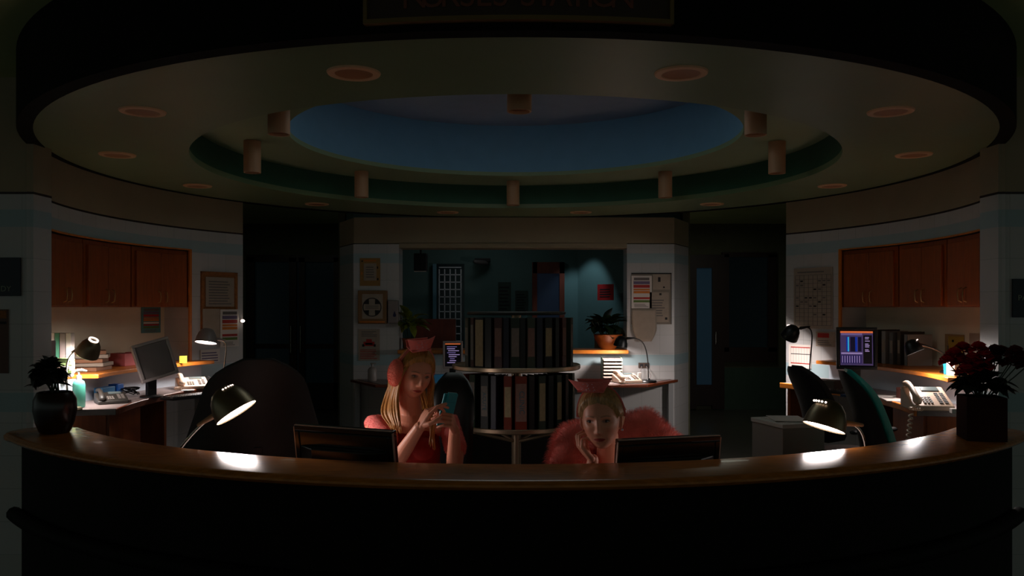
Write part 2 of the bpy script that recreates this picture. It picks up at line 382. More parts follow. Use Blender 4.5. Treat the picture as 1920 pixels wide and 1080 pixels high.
for i in range(8):
    t = math.pi+rad(45*i)+rad(-.4)
    o = thing('pendant_light', 'tan '+PN[i], 'ceiling light', C(1.93, t, 2.69), 0, 'cylinder lights round the recessed ring')
    if i == 0:
        MB().lathe([(.0, .02), (.052, .02), (.054, .0), (.062, .0), (.062, .232), (.0, .232)], n=32).build('housing', PEND, o)
        MB().lathe([(.0, .012), (.050, .016)], n=32, caps=False).build('lens', CANR, o); PD0 = o
    else:
        for ch in PD0.children: c = ch.copy(); COL.objects.link(c); c.parent = o

# ================================================================== STATION SIGN
o = thing('station_sign', 'long dark framed NURSES STATION sign curved round the black ceiling drum', 'sign', C(3.19, math.pi, 2.85))
def inv(o): return Matrix.Translation(-Vector(o.location))
mb = MB(inv(o)); mb.arc(3.161, 3.185, math.pi-rad(9.9), math.pi+rad(9.9), 2.735, 3.02); mb.build('panel', mat('dark_brown_sign', (.22, .15, .11), .6, var=.1), o)
mb = MB(inv(o))
for z0, z1 in ((2.722, 2.738), (3.017, 3.033)): mb.arc(3.161, 3.195, math.pi-rad(10.1), math.pi+rad(10.1), z0, z1)
for s in (-1, 1): mb.arc(3.161, 3.195, math.pi+s*rad(9.85), math.pi+s*rad(10.1), 2.738, 3.017)
mb.build('frame', mat('bronze_sign_frame', (.46, .36, .18), .6, 0), o)
mb = MB(inv(o)); txt = 'NURSES STATION'; n = len(txt)
wd = dict(N=1.05, U=1.02, R=1.0, S=.95, E=.92, T=.9, A=1.02, I=.5, O=1.1); wd[' '] = .6
tot = sum(wd[c] for c in txt); pos = 0
for c in txt:
    u = (pos+wd[c]/2)/tot-.5; pos += wd[c]
    t = math.pi-u*rad(14.6)
    if c != ' ': add_text(mb, c, .125, C(3.187, t, 2.772), RZ(math.pi-t))
mb.build('lettering', mat('brown_letter_metal', (.46, .25, .18), .6), o)

# ================================================================== FRONT COUNTER
A0, A1 = math.pi-rad(48.5), math.pi+rad(48.5)
o = thing('reception_counter', 'long curved wooden reception counter with dark front in the foreground', 'counter', C(3.1, math.pi, 0))
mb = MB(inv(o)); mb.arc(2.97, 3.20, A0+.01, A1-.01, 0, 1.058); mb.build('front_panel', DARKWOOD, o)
mb = MB(inv(o))      # top with rounded nose: stacked profile
prof = [(2.94, 1.06), (3.235, 1.06), (3.255, 1.066), (3.268, 1.078), (3.268, 1.086), (3.258, 1.096), (3.24, 1.10), (2.948, 1.10), (2.94, 1.092)]
n = 110; vs = []; uv = []; k = len(prof)
for i in range(n+1):
    t = A0+(A1-A0)*i/n
    for R, z in prof: vs.append(C(R, t, z)); uv.append((t*3, R))
fs = [(i*k+q, i*k+(q+1) % k, (i+1)*k+(q+1) % k, (i+1)*k+q) for i in range(n) for q in range(k)]
fs += [tuple(range(k)), tuple(n*k+q for q in range(k))[::-1]]
mb.add(vs, fs, uv)
for t in (A0, A1): mb.lathe([(0, 1.0605), (.150, 1.0605), (.163, 1.07), (.164, 1.086), (.152, 1.097), (.14, 1.0992), (0, 1.0992)], n=40, c=C(3.104, t, 0))
mb.build('counter_top', TOPWOOD, o)
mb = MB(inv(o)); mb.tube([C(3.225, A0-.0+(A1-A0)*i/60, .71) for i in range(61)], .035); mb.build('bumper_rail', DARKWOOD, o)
# worktop behind the counter
o = thing('staff_worktop', 'low curved worktop on the staff side, behind the reception counter', 'desk', C(2.7, math.pi, 0))
mb = MB(inv(o)); mb.arc(2.32, 2.965, A0+.03, A1-.03, .74, .775); mb.build('worktop', LAMINATE, o)
for q in range(6):
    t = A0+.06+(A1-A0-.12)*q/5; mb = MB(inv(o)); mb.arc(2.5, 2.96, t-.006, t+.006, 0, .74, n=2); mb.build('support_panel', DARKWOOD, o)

# ================================================================== CUPBOARDS IN THE NICHES
HND = mat('satin_handle', (.75, .60, .42), .3, .9)
def cupboard(sgn, xa, xb, label):
    ta, tb = th_at(xa, RW), th_at(xb, RW); ta, tb = min(ta, tb), max(ta, tb); m = (ta+tb)/2
    o = thing('wall_cupboard', label, 'cupboard', C(3.28, m, 1.70), 0, None)
    mb = MB(inv(o)); g = .0015
    mb.arc(3.15, 3.435, ta+g, tb-g, 1.705, 2.20); mb.build('body', CABWOOD, o)
    for s, (a, b) in ((1, (ta+g, m-.0008)), (-1, (m+.0008, tb-g))):
        if s == 1: q = (a+.012, b)
        else: q = (a, b-.012)
        mb = MB(inv(o)); mb.arc(3.128, 3.148, q[0], q[1], 1.712, 2.165); d = mb.build('door', CABWOOD, o, bevel=.003)
        th = m-s*.013
        mb = MB(inv(o)); mb.tube([C(3.128, th, 1.74), C(3.105, th, 1.75), C(3.100, th, 1.79), C(3.105, th, 1.83), C(3.128, th, 1.84)], .0045, n=8); mb.build('handle', HND, d)
    return o
for sgn, xs, nm in ((-1, (93, 163, 252, 359), ('leftmost orange wood wall cupboard, nearest the window corner', 'middle orange wood wall cupboard in the left niche', 'orange wood wall cupboard in the left niche, next to the cork board')),
                    (1, (1573, 1679, 1768, 1838), ('dark orange wall cupboard in the right niche, next to the wall chart', 'middle dark orange wall cupboard in the right niche', 'rightmost orange wall cupboard above the red flowers'))):
    for i in range(3): cupboard(sgn, xs[i]+.5, xs[i+1]-.5, nm[i])

# ================================================================== SIDE DESKS WITH SHELF LEDGES
for sgn, side, t_end in ((-1, 'left', 103), (1, 'right', 104)):
    o = thing('side_desk', 'curved %s desk with laminate top and orange wood edge under the cupboards' % side, 'desk', C(2.95, sgn*rad(80), 0))
    t0, t1 = sgn*rad(61), sgn*rad(t_end)
    mb = MB(inv(o)); mb.arc(2.72, 3.115, t0, t1, .99, 1.03); mb.build('desk_top', LAMINATE, o)
    mb = MB(inv(o)); mb.arc(2.70, 2.72, t0, t1, .985, 1.032); mb.build('edge_strip', EDGEWOOD if sgn > 0 else REDWOOD, o, bevel=.006)
    for q, t in enumerate((t0+sgn*.02, (t0+t1)/2, t1-sgn*.01)):
        mb = MB(inv(o)); mb.arc(2.76, 3.11, t-.006, t+.006, 0, .99, n=2); mb.build('side_panel', CABWOOD, o)
    mb = MB(inv(o)); mb.arc(2.78, 2.80, t1-sgn*rad(14), t1, .55, .985); mb.build('front_panel', CABWOOD, o)
    n0 = th_at(966+sgn*607, RW); n1 = th_at(966+sgn*873, RW)
    o = thing('ledge_shelf', 'curved orange wood ledge running along the %s niche wall' % side, 'shelf', C(3.1, (n0+n1)/2, 1.2))
    mb = MB(inv(o)); mb.arc(2.93, 3.115, n0-sgn*rad(1.5), sgn*rad(96 if sgn < 0 else 102), 1.205, 1.235); mb.arc(3.115, 3.435, n0+sgn*.004, n1-sgn*.004, 1.205, 1.235)
    mb.build('shelf_board', EDGEWOOD, o, bevel=.004)
    mb = MB(inv(o)); mb.arc(3.085, 3.112, n0-sgn*rad(1.5), sgn*rad(102), 1.03, 1.205); mb.build('backsplash', mat('blue_white_laminate', (.72, .76, .80), .5), o)

# ================================================================== BACK COUNTER AND LEDGE
o = thing('back_counter', 'pale counter with brown edge against the back wall, under the opening', 'counter', (0, 8.9, 0))
mb = MB(inv(o)); poly = [(-1.80, 9.195), (-1.42, 8.55), (1.36, 8.55), (1.80, 9.195)]
mb.prism(poly, .885, .912); mb.build('counter_top', REDWOOD, o, bevel=.004)
mb = MB(inv(o)); mb.prism([(-1.72, 9.19), (-1.38, 8.60), (1.32, 8.60), (1.72, 9.19)], .912, .916); mb.build('laminate_surface', LAMINATE, o, smooth=0)
MB(inv(o)).prism([(-.80, 8.9), (-.80, 8.70), (.62, 8.70), (.62, 8.9)], 0, .885).build('dark_base_panel', DARKWOOD, o, smooth=0)
mb = MB(inv(o)); mb.prism([(-1.38, 9.19), (-1.2, 8.75), (1.0, 8.75), (1.15, 9.19)], 0, .885); mb.build('base_panel', mat('pale_grey_panel', (.58, .58, .58), .7), o, smooth=0)
for s, nx in ((-1, -1.70), (1, 1.70)):
    MB(inv(o)).box((nx, 9.13, .44), (.05, .10, .885)).build('leg', mat('pale_grey_panel', (.5, .5, .5), .7), o)
tag(MB().box((-.0125, 9.28, 1.222), (2.50, .46, .04)).build('opening_ledge', EDGEWOOD, bevel=.006), 'straight orange wood ledge along the bottom of the back opening', 'shelf')
bpy.data.objects['opening_ledge']['label'] = 'straight orange wood ledge along the bottom of the back opening'
bpy.data.objects['opening_ledge']['category'] = 'shelf'

# ================================================================== DESK LAMPS
def frame(n, up=(0, 0, 1)):
    n = Vector(n).normalized(); u = Vector(up)
    x = u.cross(n); x = x.normalized() if x.length > .05 else Vector((1, 0, 0)); y = n.cross(x)
    return Matrix((x, y, n)).transposed()
def bez(a, b, c, d, n=14):
    a, b, c, d = map(Vector, (a, b, c, d)); out = []
    for i in range(n+1):
        t = i/n; out.append(a*(1-t)**3+b*3*t*(1-t)**2+c*3*t*t*(1-t)+d*t**3)
    return out
def lamp(label, H, n, r, L, base, neckdir, power, shade=BRONZE, vents=(0, 0), ring=False, arch=.25, col=(1, .90, .86), spread=150, neckr=.006, vz=.70, bulb_r=.93, att=.72, tan=None):
    H = Vector(H); base = Vector(base); n = Vector(n).normalized()
    o = thing('desk_lamp', label, 'lamp', base)
    T = inv(o)
    MB(T).lathe([(0, 0), (.085, 0), (.088, .008), (.08, .018), (.02, .026), (.012, .04), (0, .04)], n=32, c=base).build('base', shade, o)
    R = frame(n).to_4x4(); R.translation = H
    apex = H-n*L*att; nd = Vector(neckdir).normalized()
    pts = bez(base+Vector((0, 0, .035)), base+Vector((0, 0, arch)), apex+nd*.22, apex+nd*(r*1.1))
    MB(T).tube(pts, neckr, n=10).build('gooseneck', CHROME if shade is not BLKP else BLKP, o)
    MB(T).ctube([apex+nd*(r*1.75), apex+nd*r*.80], [.008, .015]).build('joint', tan or shade, o)
    out = [(.0, -L), (r*.30, -L*.99), (r*.55, -L*.90), (r*.78, -L*.66), (r*.92, -L*.36), (r, 0)]
    inn = [(a*.975, b+.003) for a, b in reversed(out)]
    sh = MB(T @ R).lathe(out+inn, n=44, caps=False).build('shade', shade, o)
    MB(T @ R).lathe([(0, -.003), (r*.962, -.003)], n=40, caps=False).build('bulb', LGTW, o)
    if vents[1] != vents[0]:
        v = MB(T @ R)
        for k in range(5):
            a = rad(vents[0]+(vents[1]-vents[0])*k/4)
            rr = r*(.55 if vz > .8 else .80)+.0015; v.ball((rr*math.cos(a), rr*math.sin(a), -L*vz), r*.055, 8, 6)
        v.build('vent', VENT, sh)
    if ring:
        q = MB(T @ R); q.lathe([(r*.30, -L*.96), (r*.42, -L*.96), (r*.42, -L*1.04), (r*.30, -L*1.04), (r*.30, -L*.96)], n=28, caps=False); q.build('vent_ring', VENT, sh)
    d = bpy.data.lights.new('lamp_light', 'AREA'); d.shape = 'DISK'; d.size = r*1.75; d.energy = power; d.color = col; d.spread = rad(spread)
    l = bpy.data.objects.new('lamp_light', d); COL.objects.link(l); l.parent = o
    l.location = H-base+n*.004; l.rotation_euler = n.to_track_quat('-Z', 'Y').to_euler()
    return o
TANM = mat('tan_joint_plastic', (.66, .50, .36), .45)
H = P(443, 773, 3.86)
lamp('lit metal desk lamp with tilted dome shade in front of the big dark chair', H, (.56, -.07, -.82), .102, .13, (H.x-.40, H.y+.06, .775), (-.84, 0, -.50), 3.6, BRONZE, (95, 150), vz=.86, att=.30, tan=TANM, arch=.12, neckr=.007)
H = P(1545, 801, 3.76)
lamp('lit dome desk lamp leaning over the right end of the reception counter', H, (-.32, -.14, -.93), .094, .125, (H.x+.22, H.y+.10, .775), (.95, 0, -.12), 2.6, BRONZE, (60, 110), vz=.80, att=.25, tan=TANM, arch=.16)
H = P(386, 642, 7.0); b = G(413, 716, 1.03)
lamp('lit dome desk lamp with upright gooseneck by the cork board', H, (-.06, -.22, -.97), .088, .12, (H.x+.14, H.y+.02, 1.03), (.95, .0, -.1), 3.2, SILVP, arch=.30, att=.3)
H = P(163, 664, 5.62)
lamp('bronze desk lamp with ring vent bent over the hand sanitizer bottle', H, (-.50, .22, -.84), .077, .115, (P(127, 0, 5.45).x, 5.45, 1.032), (-.7, -.05, -.30), 5.0, BRONZE, ring=True, arch=.22, neckr=.007)
H = P(1163, 649, 8.78); bb = G(1222, 719, .916)
lamp('black desk lamp lighting the phone and tray stack on the back counter', H, (-.18, .08, -.97), .075, .11, (H.x+.30, H.y+.03, .918), (.9, 0, .05), 5.5, BLKP, (200, 250), arch=.42, spread=175, vz=.5)
H = P(1479, 632, 7.35)
lamp('black desk lamp shining on the pinned timetable beside the right hallway', H, (-.30, .55, -.82), .080, .12, (H.x+.17, H.y-.03, 1.03), (.9, 0, .15), 7.0, BLKP, (70, 110), arch=.36, spread=160)
H = P(1716, 660, 5.8)
lamp('small dark desk lamp on the right ledge above the beige phone', H, (.35, -.25, -.90), .062, .09, (P(1790, 0, 5.9).x, 5.92, 1.236), (.95, .05, -.15), 5.0, BLKP, (50, 100), arch=.10, neckr=.007, spread=175, vz=.80)

# ================================================================== PHONES, MONITORS, CHAIRS
def at0(px, d, z): return Vector((P(px, 0, d).x, d, z))
DZ0 = 1.032
def phone(label, loc, rz, body=BEIGEP, s=1.0, keys=GREYP, cord=True, hb=.085):
    o = thing('desk_phone', label, 'phone', loc, rz)
    sc = lambda x, y, z: (x*s, y*s, z*s)
    m = MB(); m.add([sc(*p) for p in ((-.12,-.11,0),(.12,-.11,0),(.12,.11,0),(-.12,.11,0),(-.12,-.11,.028),(.12,-.11,.028),(.12,.11,hb),(-.12,.11,hb))], [(0,3,2,1),(4,5,6,7),(0,1,5,4),(1,2,6,5),(2,3,7,6),(3,0,4,7)])
    m.build('body', body, o, smooth=0, bevel=.008*s, seg=3)
    sl = (hb-.028)/.22; zz = lambda y: .0285+(y+.11)*sl
    h = MB(); h.ctube([sc(-.085, -.095, zz(-.095)+.022), sc(-.085, -.06, zz(-.06)+.036), sc(-.085, .02, zz(.02)+.042), sc(-.085, .07, zz(.07)+.034), sc(-.085, .105, zz(.105)+.018)], [.026*s, .020*s, .018*s, .020*s, .026*s], 14, .75)
    h.build('handset', body, o)
    kk = MB(); ang = math.atan(sl); Rk = Matrix.Rotation(ang, 3, 'X')
    for r_ in range(4):
        for c_ in range(3): x, y = -.035+.019*c_, -.075+.019*r_; kk.box(sc(x, y, zz(y)+.003), sc(.013, .012, .006), Rk)
    for r_ in range(7):
        for c_ in range(2): x, y = .055+.03*c_, -.075+.017*r_; kk.box(sc(x, y, zz(y)+.003), sc(.022, .008, .005), Rk)
    kk.build('keypad', keys, o, smooth=0)
    MB().box(sc(.035, .075, zz(.075)+.002), sc(.10, .045, .006), Rk).build('display', mat('grey_lcd', (.32, .36, .36), .3), o, smooth=0)
    if cord:
        pts = []
        for i in range(70):
            t = i/69; a = i*1.1; c = Vector((-.10-.05*math.sin(t*3.1), -.12-.05*t, .02+.0*t)); pts.append(Vector(sc(c.x+.008*math.cos(a), c.y-.10*t*0+.0, c.z+.008*math.sin(a)))+Vector((0, -.06*t*s, 0)))
        MB().tube(pts, .0025*s, n=6).build('coiled_cord', body, o)
    return o
phone('beige desk phone with many keys, brightly lit on the right desk', G(1744, 768, 1.032)+Vector((.0, .04, 0)), rad(-8), BEIGEP, 1.10, keys=mat('grey_blue_keys', (.52, .52, .52), .5), hb=.125)
phone('dark grey desk phone in shadow at the near end of the left desk', G(196, 757, 1.032)+Vector((.02, .06, 0)), rad(35), mat('dark_grey_plastic', (.13, .115, .10), .5), .82, keys=GREYP, cord=False)
phone('beige desk phone under the lamp by the cork board', at0(360, 6.95, DZ0), rad(28), BEIGEP, 1.0)
phone('cream desk phone beside the tray stack on the back counter', (G(1172, 717, .918).x+.02, 8.76, .918), rad(14), BEIGEP, 1.05)
# loose spiral cord hanging off the right desk
pts = []; a0 = G(1688, 770, 1.04)
for i in range(120):
    t = i/119; a = i*.75; pts.append(Vector((a0.x-.03-.02*math.sin(t*3)+.012*math.cos(a), 5.16+.012*math.sin(a), 1.045-.42*t)))
tag(MB().tube(pts, .005, n=6).build('phone_cord', BEIGEP), 'coiled beige phone cord hanging over the edge of the right desk', 'cord')

def screen_pattern(m, w, h, kind):
    y = -.0225
    def r(x0, x1, z0, z1, k, dy=0): m.m = k; m.box(((x0+x1)/2*w, y-dy, (z0+z1)/2*h), ((x1-x0)*w, .0008, (z1-z0)*h))
    if kind == 'chart':
        r(-.47, .47, -.47, .47, 0); r(-.47, .47, .42, .47, 1, .001); r(-.45, .16, .36, .41, 2, .001); r(.19, .44, -.42, .36, 3, .001)
        r(-.45, .16, -.16, -.12, 4, .001); r(-.45, .14, -.42, -.19, 5, .001)
        for a, b, k in ((-.30, -.26, 6), (-.255, -.22, 7), (-.18, -.04, 8), (-.04, .02, 6), (.04, .14, 8)): r(a, b, -.09, .31, k, .0015)
        for i in range(8): r(-.42+.07*i, -.40+.07*i, -.40, -.21, 4, .002)
        for z in (.30, .26, .20, .12, .08, .04, -.04, -.08): r(.24, .24+.16*random.uniform(.6, 1), z-.011, z+.011, 4, .002)
    elif kind == 'text':
        r(-.48, .48, -.48, .48, 3); r(-.48, .48, .44, .48, 1, .001)
        for i in range(9):
            z = .34-.085*i; r(-.38+.2*random.random(), .1+.35*random.random(), z-.016, z+.016, 4 if i % 3 else 2, .001)
def E(name, rgb, e): return mat(name, rgb, .4, emit=e)
SCR = [E('screen_violet', (.36, .30, .52), .20), E('screen_orange', (.85, .42, .22), .55), E('screen_pale_violet', (.48, .42, .66), .35), E('screen_navy', (.05, .03, .09), .06), E('screen_lilac', (.66, .58, .80), .40), E('screen_dusk', (.20, .16, .42), .22), E('screen_blue', (.08, .22, .70), .35), E('screen_cyan', (.20, .75, .95), .45), E('screen_indigo', (.10, .08, .22), .2)]
def monitor(label, loc, rz, w, h, zc, body, kind='off', back=BLKP, tilt=0, screen=None, roll=0):
    loc = Vector(loc); o = thing('computer_monitor', label, 'monitor', loc, rz)
    T = Matrix.Translation((0, 0, zc-loc.z)) @ Matrix.Rotation(roll, 4, 'Y') @ Matrix.Rotation(tilt, 4, 'X')
    m = MB(T)                     # bezel frame
    b = .022
    for c, d in (((0, 0, h/2+b/2), (w+2*b, .035, b)), ((0, 0, -h/2-b/2), (w+2*b, .035, b)), ((-w/2-b/2, 0, 0), (b, .035, h)), ((w/2+b/2, 0, 0), (b, .035, h))): m.box(c, d)
    m.build('bezel', body, o, smooth=0, bevel=.004)
    m = MB(T); m.box((0, .006, 0), (w, .02, h)); m.prism([(-w/2, .016), (w/2, .016), (w*.30, .055), (-w*.30, .055)], -h*.46, h*.30); m.build('back_cover', back, o, smooth=0, bevel=.006)
    m = MB(T)
    if kind == 'off': m.box((0, -.006, 0), (w-.002, .004, h-.002)); m.build('screen', screen or BLKG, o, smooth=0)
    else: m.T = T @ Matrix.Translation((0, .016, 0)); screen_pattern(m, w, h, kind); m.build('screen', SCR, o, smooth=0)
    zb = zc-loc.z
    MB().prism([(-.035, .045), (.035, .045), (.035, .085), (-.035, .085)], .01, zb-h*.1).build('stand_neck', back, o, smooth=0, bevel=.004)
    MB().lathe([(0, 0), (.085, 0), (.085, .008), (.07, .014), (0, .016)], n=32, c=(0, .05, 0)).build('stand_base', back, o)
    return o, T
# two dark monitors seen from behind on the reception desk
GLB = mat('near_black_gloss_shell', (.075, .065, .062), .2)
for (px, py, d, w, rz, lab, py2) in ((651, 799, 3.43, .435, rad(180-24), 'black monitor seen from behind, in front of the person holding a phone', 0), (1249, 817, 3.46, .42, rad(180+17), 'black monitor seen from behind, beside the person in pink fur', 0)):
    p = P(px, py, d); hgt = .30; zc = p.z-.022-hgt/2
    o, T = monitor(lab, (p.x, p.y, .777), rz, w, hgt, zc, GLB, 'off', GLB, tilt=rad(-8))
    gd = bpy.data.lights.new('screen_glow', 'AREA'); gd.shape = 'RECTANGLE'; gd.size = w*.9; gd.size_y = hgt*.85; gd.energy = 1.6; gd.color = (1, .72, .58); gd.spread = rad(140)
    gl = bpy.data.objects.new('screen_glow', gd); COL.objects.link(gl); gl.parent = o
    gl.matrix_local = T @ Matrix.Translation((0, -.012, 0)) @ Matrix.Rotation(rad(90), 4, 'X')
    m = MB(T)
    for c, dd in (((0, .060, .045), (.13, .008, .006)), ((0, .060, -.01), (.13, .008, .006)), ((-.065, .060, .0175), (.006, .008, .061)), ((.065, .060, .0175), (.006, .008, .061))): m.box(c, dd)
    m.build('rear_handle', mat('dull_grey_trim', (.55, .48, .44), .4), o, smooth=0)
    m = MB(T); 
    for s in (-1, 1): m.box((s*(w/2+.0225), .012, 0), (.004, .010, hgt+.03))
    m.box((0, .012, hgt/2+.0225), (w+.04, .010, .003)); m.build('edge_trim', mat('silver_edge', (.72, .62, .58), .35, .3), o, smooth=0)
pm = P(288, 676, 6.22)
monitor('grey monitor with blank screen glinting on the left desk', (pm.x, pm.y+.02, 1.032), rad(46), .235, .245, pm.z+.005, SILVP, 'off', BLKP, tilt=rad(-9), screen=mat('glare_grey_screen', (.42, .38, .38), .30), roll=rad(-14))  # screen grey lightened to carry reflected glare in its colour
pm = P(1606, 658, 6.35)
monitor('right desk monitor showing a lit violet and blue chart', (pm.x, pm.y, 1.032), rad(-16), .245, .275, pm.z+.02, BLKP, 'chart', tilt=rad(-5))
pm = P(849, 665, 8.98)
monitor('small monitor with dark blue text screen at the back opening', (pm.x, pm.y, .918), rad(6), .17, .25, pm.z, SILVP, 'text')

def chair(label, loc, rz, fab, shell, seat_z=.60, back_top=1.40, wt=.34, wb=.48, arms=True, lean=.12):
    o = thing('office_chair', label, 'chair', (loc[0], loc[1], 0), rz)
    m = MB(); m.ball((0, 0, seat_z), (.25, .25, .055), 28, 12); m.build('seat', fab, o)
    h0 = seat_z+.10; H_ = back_top-h0
    def slab(y0, th, mt, nm, ins):
        vs = []; fs = []; NU, NV = 14, 16
        for side_ in (0, 1):
            for j in range(NV+1):
                t = j/NV; 
                w_ = (wb+(wt-wb)*t)/2-ins
                w_ *= math.sqrt(max(0, 1-max(0, (t-.70)/.30)**2.6))*math.sqrt(max(.0, 1-max(0, (.12-t)/.12)**2.4)) if 0 < t < 1 else .35
                for i in range(NU+1):
                    u = -1+2*i/NU; x = w_*u; crv = -.07*(u*u)*((w_/.22)**2)
                    e = (1-abs(u)**5)*(1-abs(2*t-1)**7)
                    y = y0+lean*(t**1.2)*1.0+.03*math.sin(t*3.1)*-1+crv+(th*e if side_ else -th*e)/2
                    vs.append((x, y, h0+ins*.6+(H_-ins*1.2)*t))
        A = (NU+1)*(NV+1)
        for j in range(NV):
            for i in range(NU): a = j*(NU+1)+i; fs.append((a, a+1, a+NU+2, a+NU+1)); fs.append((A+a, A+a+NU+1, A+a+NU+2, A+a+1))
        rim = [i for i in range(NU+1)]+[j*(NU+1)+NU for j in range(1, NV+1)]+[NV*(NU+1)+i for i in range(NU-1, -1, -1)]+[j*(NU+1) for j in range(NV-1, 0, -1)]
        for q in range(len(rim)): a, b = rim[q], rim[(q+1) % len(rim)]; fs.append((b, a, A+a, A+b))
        MB().add(vs, fs).build(nm, mt, o, smooth=60)
    slab(.235, .07, fab, 'backrest', .0); slab(.272, .03, shell, 'back_shell', .012)
    MB().tube([(0, .10, seat_z-.05), (0, .27, seat_z-.02), (0, .30, h0+.16)], [.03, .03, .022], flat=.5).build('back_support', shell, o)
    if arms:
        for s in (-1, 1): MB().ctube([(s*.27, .18, seat_z+.20), (s*.28, -.14, seat_z+.21)], [.026, .028], flat=.6).build('armrest', shell, o); MB().tube([(s*.18, .03, seat_z-.04), (s*.29, .02, seat_z), (s*.285, .02, seat_z+.19)], .018).build('arm_post', shell, o)
    MB().lathe([(0, .10), (.03, .10), (.03, .30), (.022, .30), (.022, seat_z-.04), (0, seat_z-.04)], n=20).build('gas_column', BLKP, o)
    for k in range(5):
        a = 2*math.pi*k/5+.3; c, s = math.cos(a), math.sin(a)
        MB().tube([(0, 0, .13), (c*.28, s*.28, .085)], [.03, .018], n=8).build('base_arm', BLKP, o)
        MB().ball((c*.28, s*.28, .036), (.034, .034, .034), 14, 10).build('castor', BLKP, o)
    return o
DFAB = mat('charcoal_chair_fabric', (.20, .165, .15), .65, var=.1, scale=60)
chair('big dark rounded office chair behind the left lamp', (P(478, 700, 4.95).x, 4.95), rad(200), DFAB, DFAB, .66, 1.42, .46, .88, True, .10)
chair('dark office chair behind the white cabinet, facing the right desk', (P(1590, 700, 5.95).x, 5.95), rad(108), DFAB, BLKP, .66, 1.30, .32, .42, True, .20)
chair('office chair with teal seat back edge at the right desk', (P(1722, 700, 4.62).x, 4.62), rad(86), mat('teal_chair_vinyl', (.18, .66, .62), .28), BLKP, .62, 1.36, .36, .46, False, .15)
chair('black chair with round back behind the person holding a phone', (P(836, 700, 4.12).x, 4.12), rad(-4), BLKP, BLKP, .58, 1.36, .24, .20, False, .05)

# ================================================================== WHITE CABINET, PAPERS
o = thing('low_cabinet', 'grey white cabinet standing behind the right end of the counter', 'cabinet', (1.72, 5.18, 0))
poly = [(1.60, 5.02), (1.88, 5.10), (1.79, 5.43), (1.51, 5.35)]
MB(inv(o)).prism(poly, 0, .975).build('body', mat('grey_white_cabinet', (.60, .56, .53), .6), o, smooth=0, bevel=.003)
MB(inv(o)).prism([(x*1.0+(x-1.695)*.04, y+(y-5.225)*.04) for x, y in poly], .975, 1.0).build('cabinet_top', mat('pale_cabinet_top', (.82, .78, .75), .5), o, smooth=0, bevel=.003)
random.seed(3)
for i, lab in enumerate(('lower white paper sheet on the grey white cabinet', 'upper white paper sheet on the grey white cabinet')):
    m = MB(Matrix.Translation((1.70, 5.25, 1.001+i*.004)) @ Matrix.Rotation(rad(20-25*i), 4, 'Z')); m.box((0, 0, .001), (.20, .27, .002))
    m.build('paper_sheet', WHITE, smooth=0)['label'] = lab
for x in bpy.data.objects:
    if x.name.startswith('paper_sheet'): x['category'] = 'paper'; x['group'] = 'sheets on the cabinet'

# ================================================================== BINDER CAROUSEL
cx, cy = P(968, 0, 5.3).x, 5.3
STEEL = mat('dull_steel_rim', (.72, .62, .52), .34, .85)
o = thing('binder_carousel', 'two-tier revolving metal binder rack on a pole, between the two people', 'rack', (cx, cy, 0))
for z, r in ((1.345, .405), (.985, .405)):
    MB().lathe([(0, z-.03), (r-.006, z-.03), (r, z-.024), (r, z-.004), (r-.004, z), (r-.012, z), (r-.014, z-.006), (0, z-.006)], n=72).build('tray', STEEL, o)
MB().lathe([(0, 1.655), (.305, 1.655), (.312, 1.660), (.312, 1.672), (.305, 1.676), (0, 1.676)], n=64).build('top_cap', mat('dark_cap', (.13, .12, .08), .5), o)
MB().lathe([(0, .05), (.03, .05), (.03, 1.655), (0, 1.655)], n=20).build('pole', STEEL, o)
for k in range(4):
    a = k*math.pi/2+.4; MB().tube([(0, 0, .12), (.38*math.cos(a), .38*math.sin(a), .03)], [.03, .018], n=8).build('foot', BLKP, o)
mb = MB()
for k in range(4):
    a = k*math.pi/2+.78; mb.tube([(.03*math.cos(a), .03*math.sin(a), .86), (.36*math.cos(a), .36*math.sin(a), .95)], .010, n=6)
mb.build('bracket', STEEL, o)
BC = [mat('binder_'+n, c, .45) for n, c in (('black', (.07, .065, .06)), ('maroon', (.26, .06, .05)), ('green', (.09, .17, .10)), ('navy', (.06, .08, .17)), ('rust', (.48, .17, .09)), ('grey_green', (.22, .26, .20)))]
LB = [mat('spine_label_'+n, c, .7, var=.12, scale=60) for n, c in (('tan', (.60, .50, .38)), ('grey', (.52, .48, .45)), ('cream', (.68, .60, .46)), ('rose', (.56, .42, .38)))]
CN = ['black', 'maroon', 'dark green', 'navy', 'rust red', 'grey green']; LN = ['tan', 'grey', 'cream', 'rose']
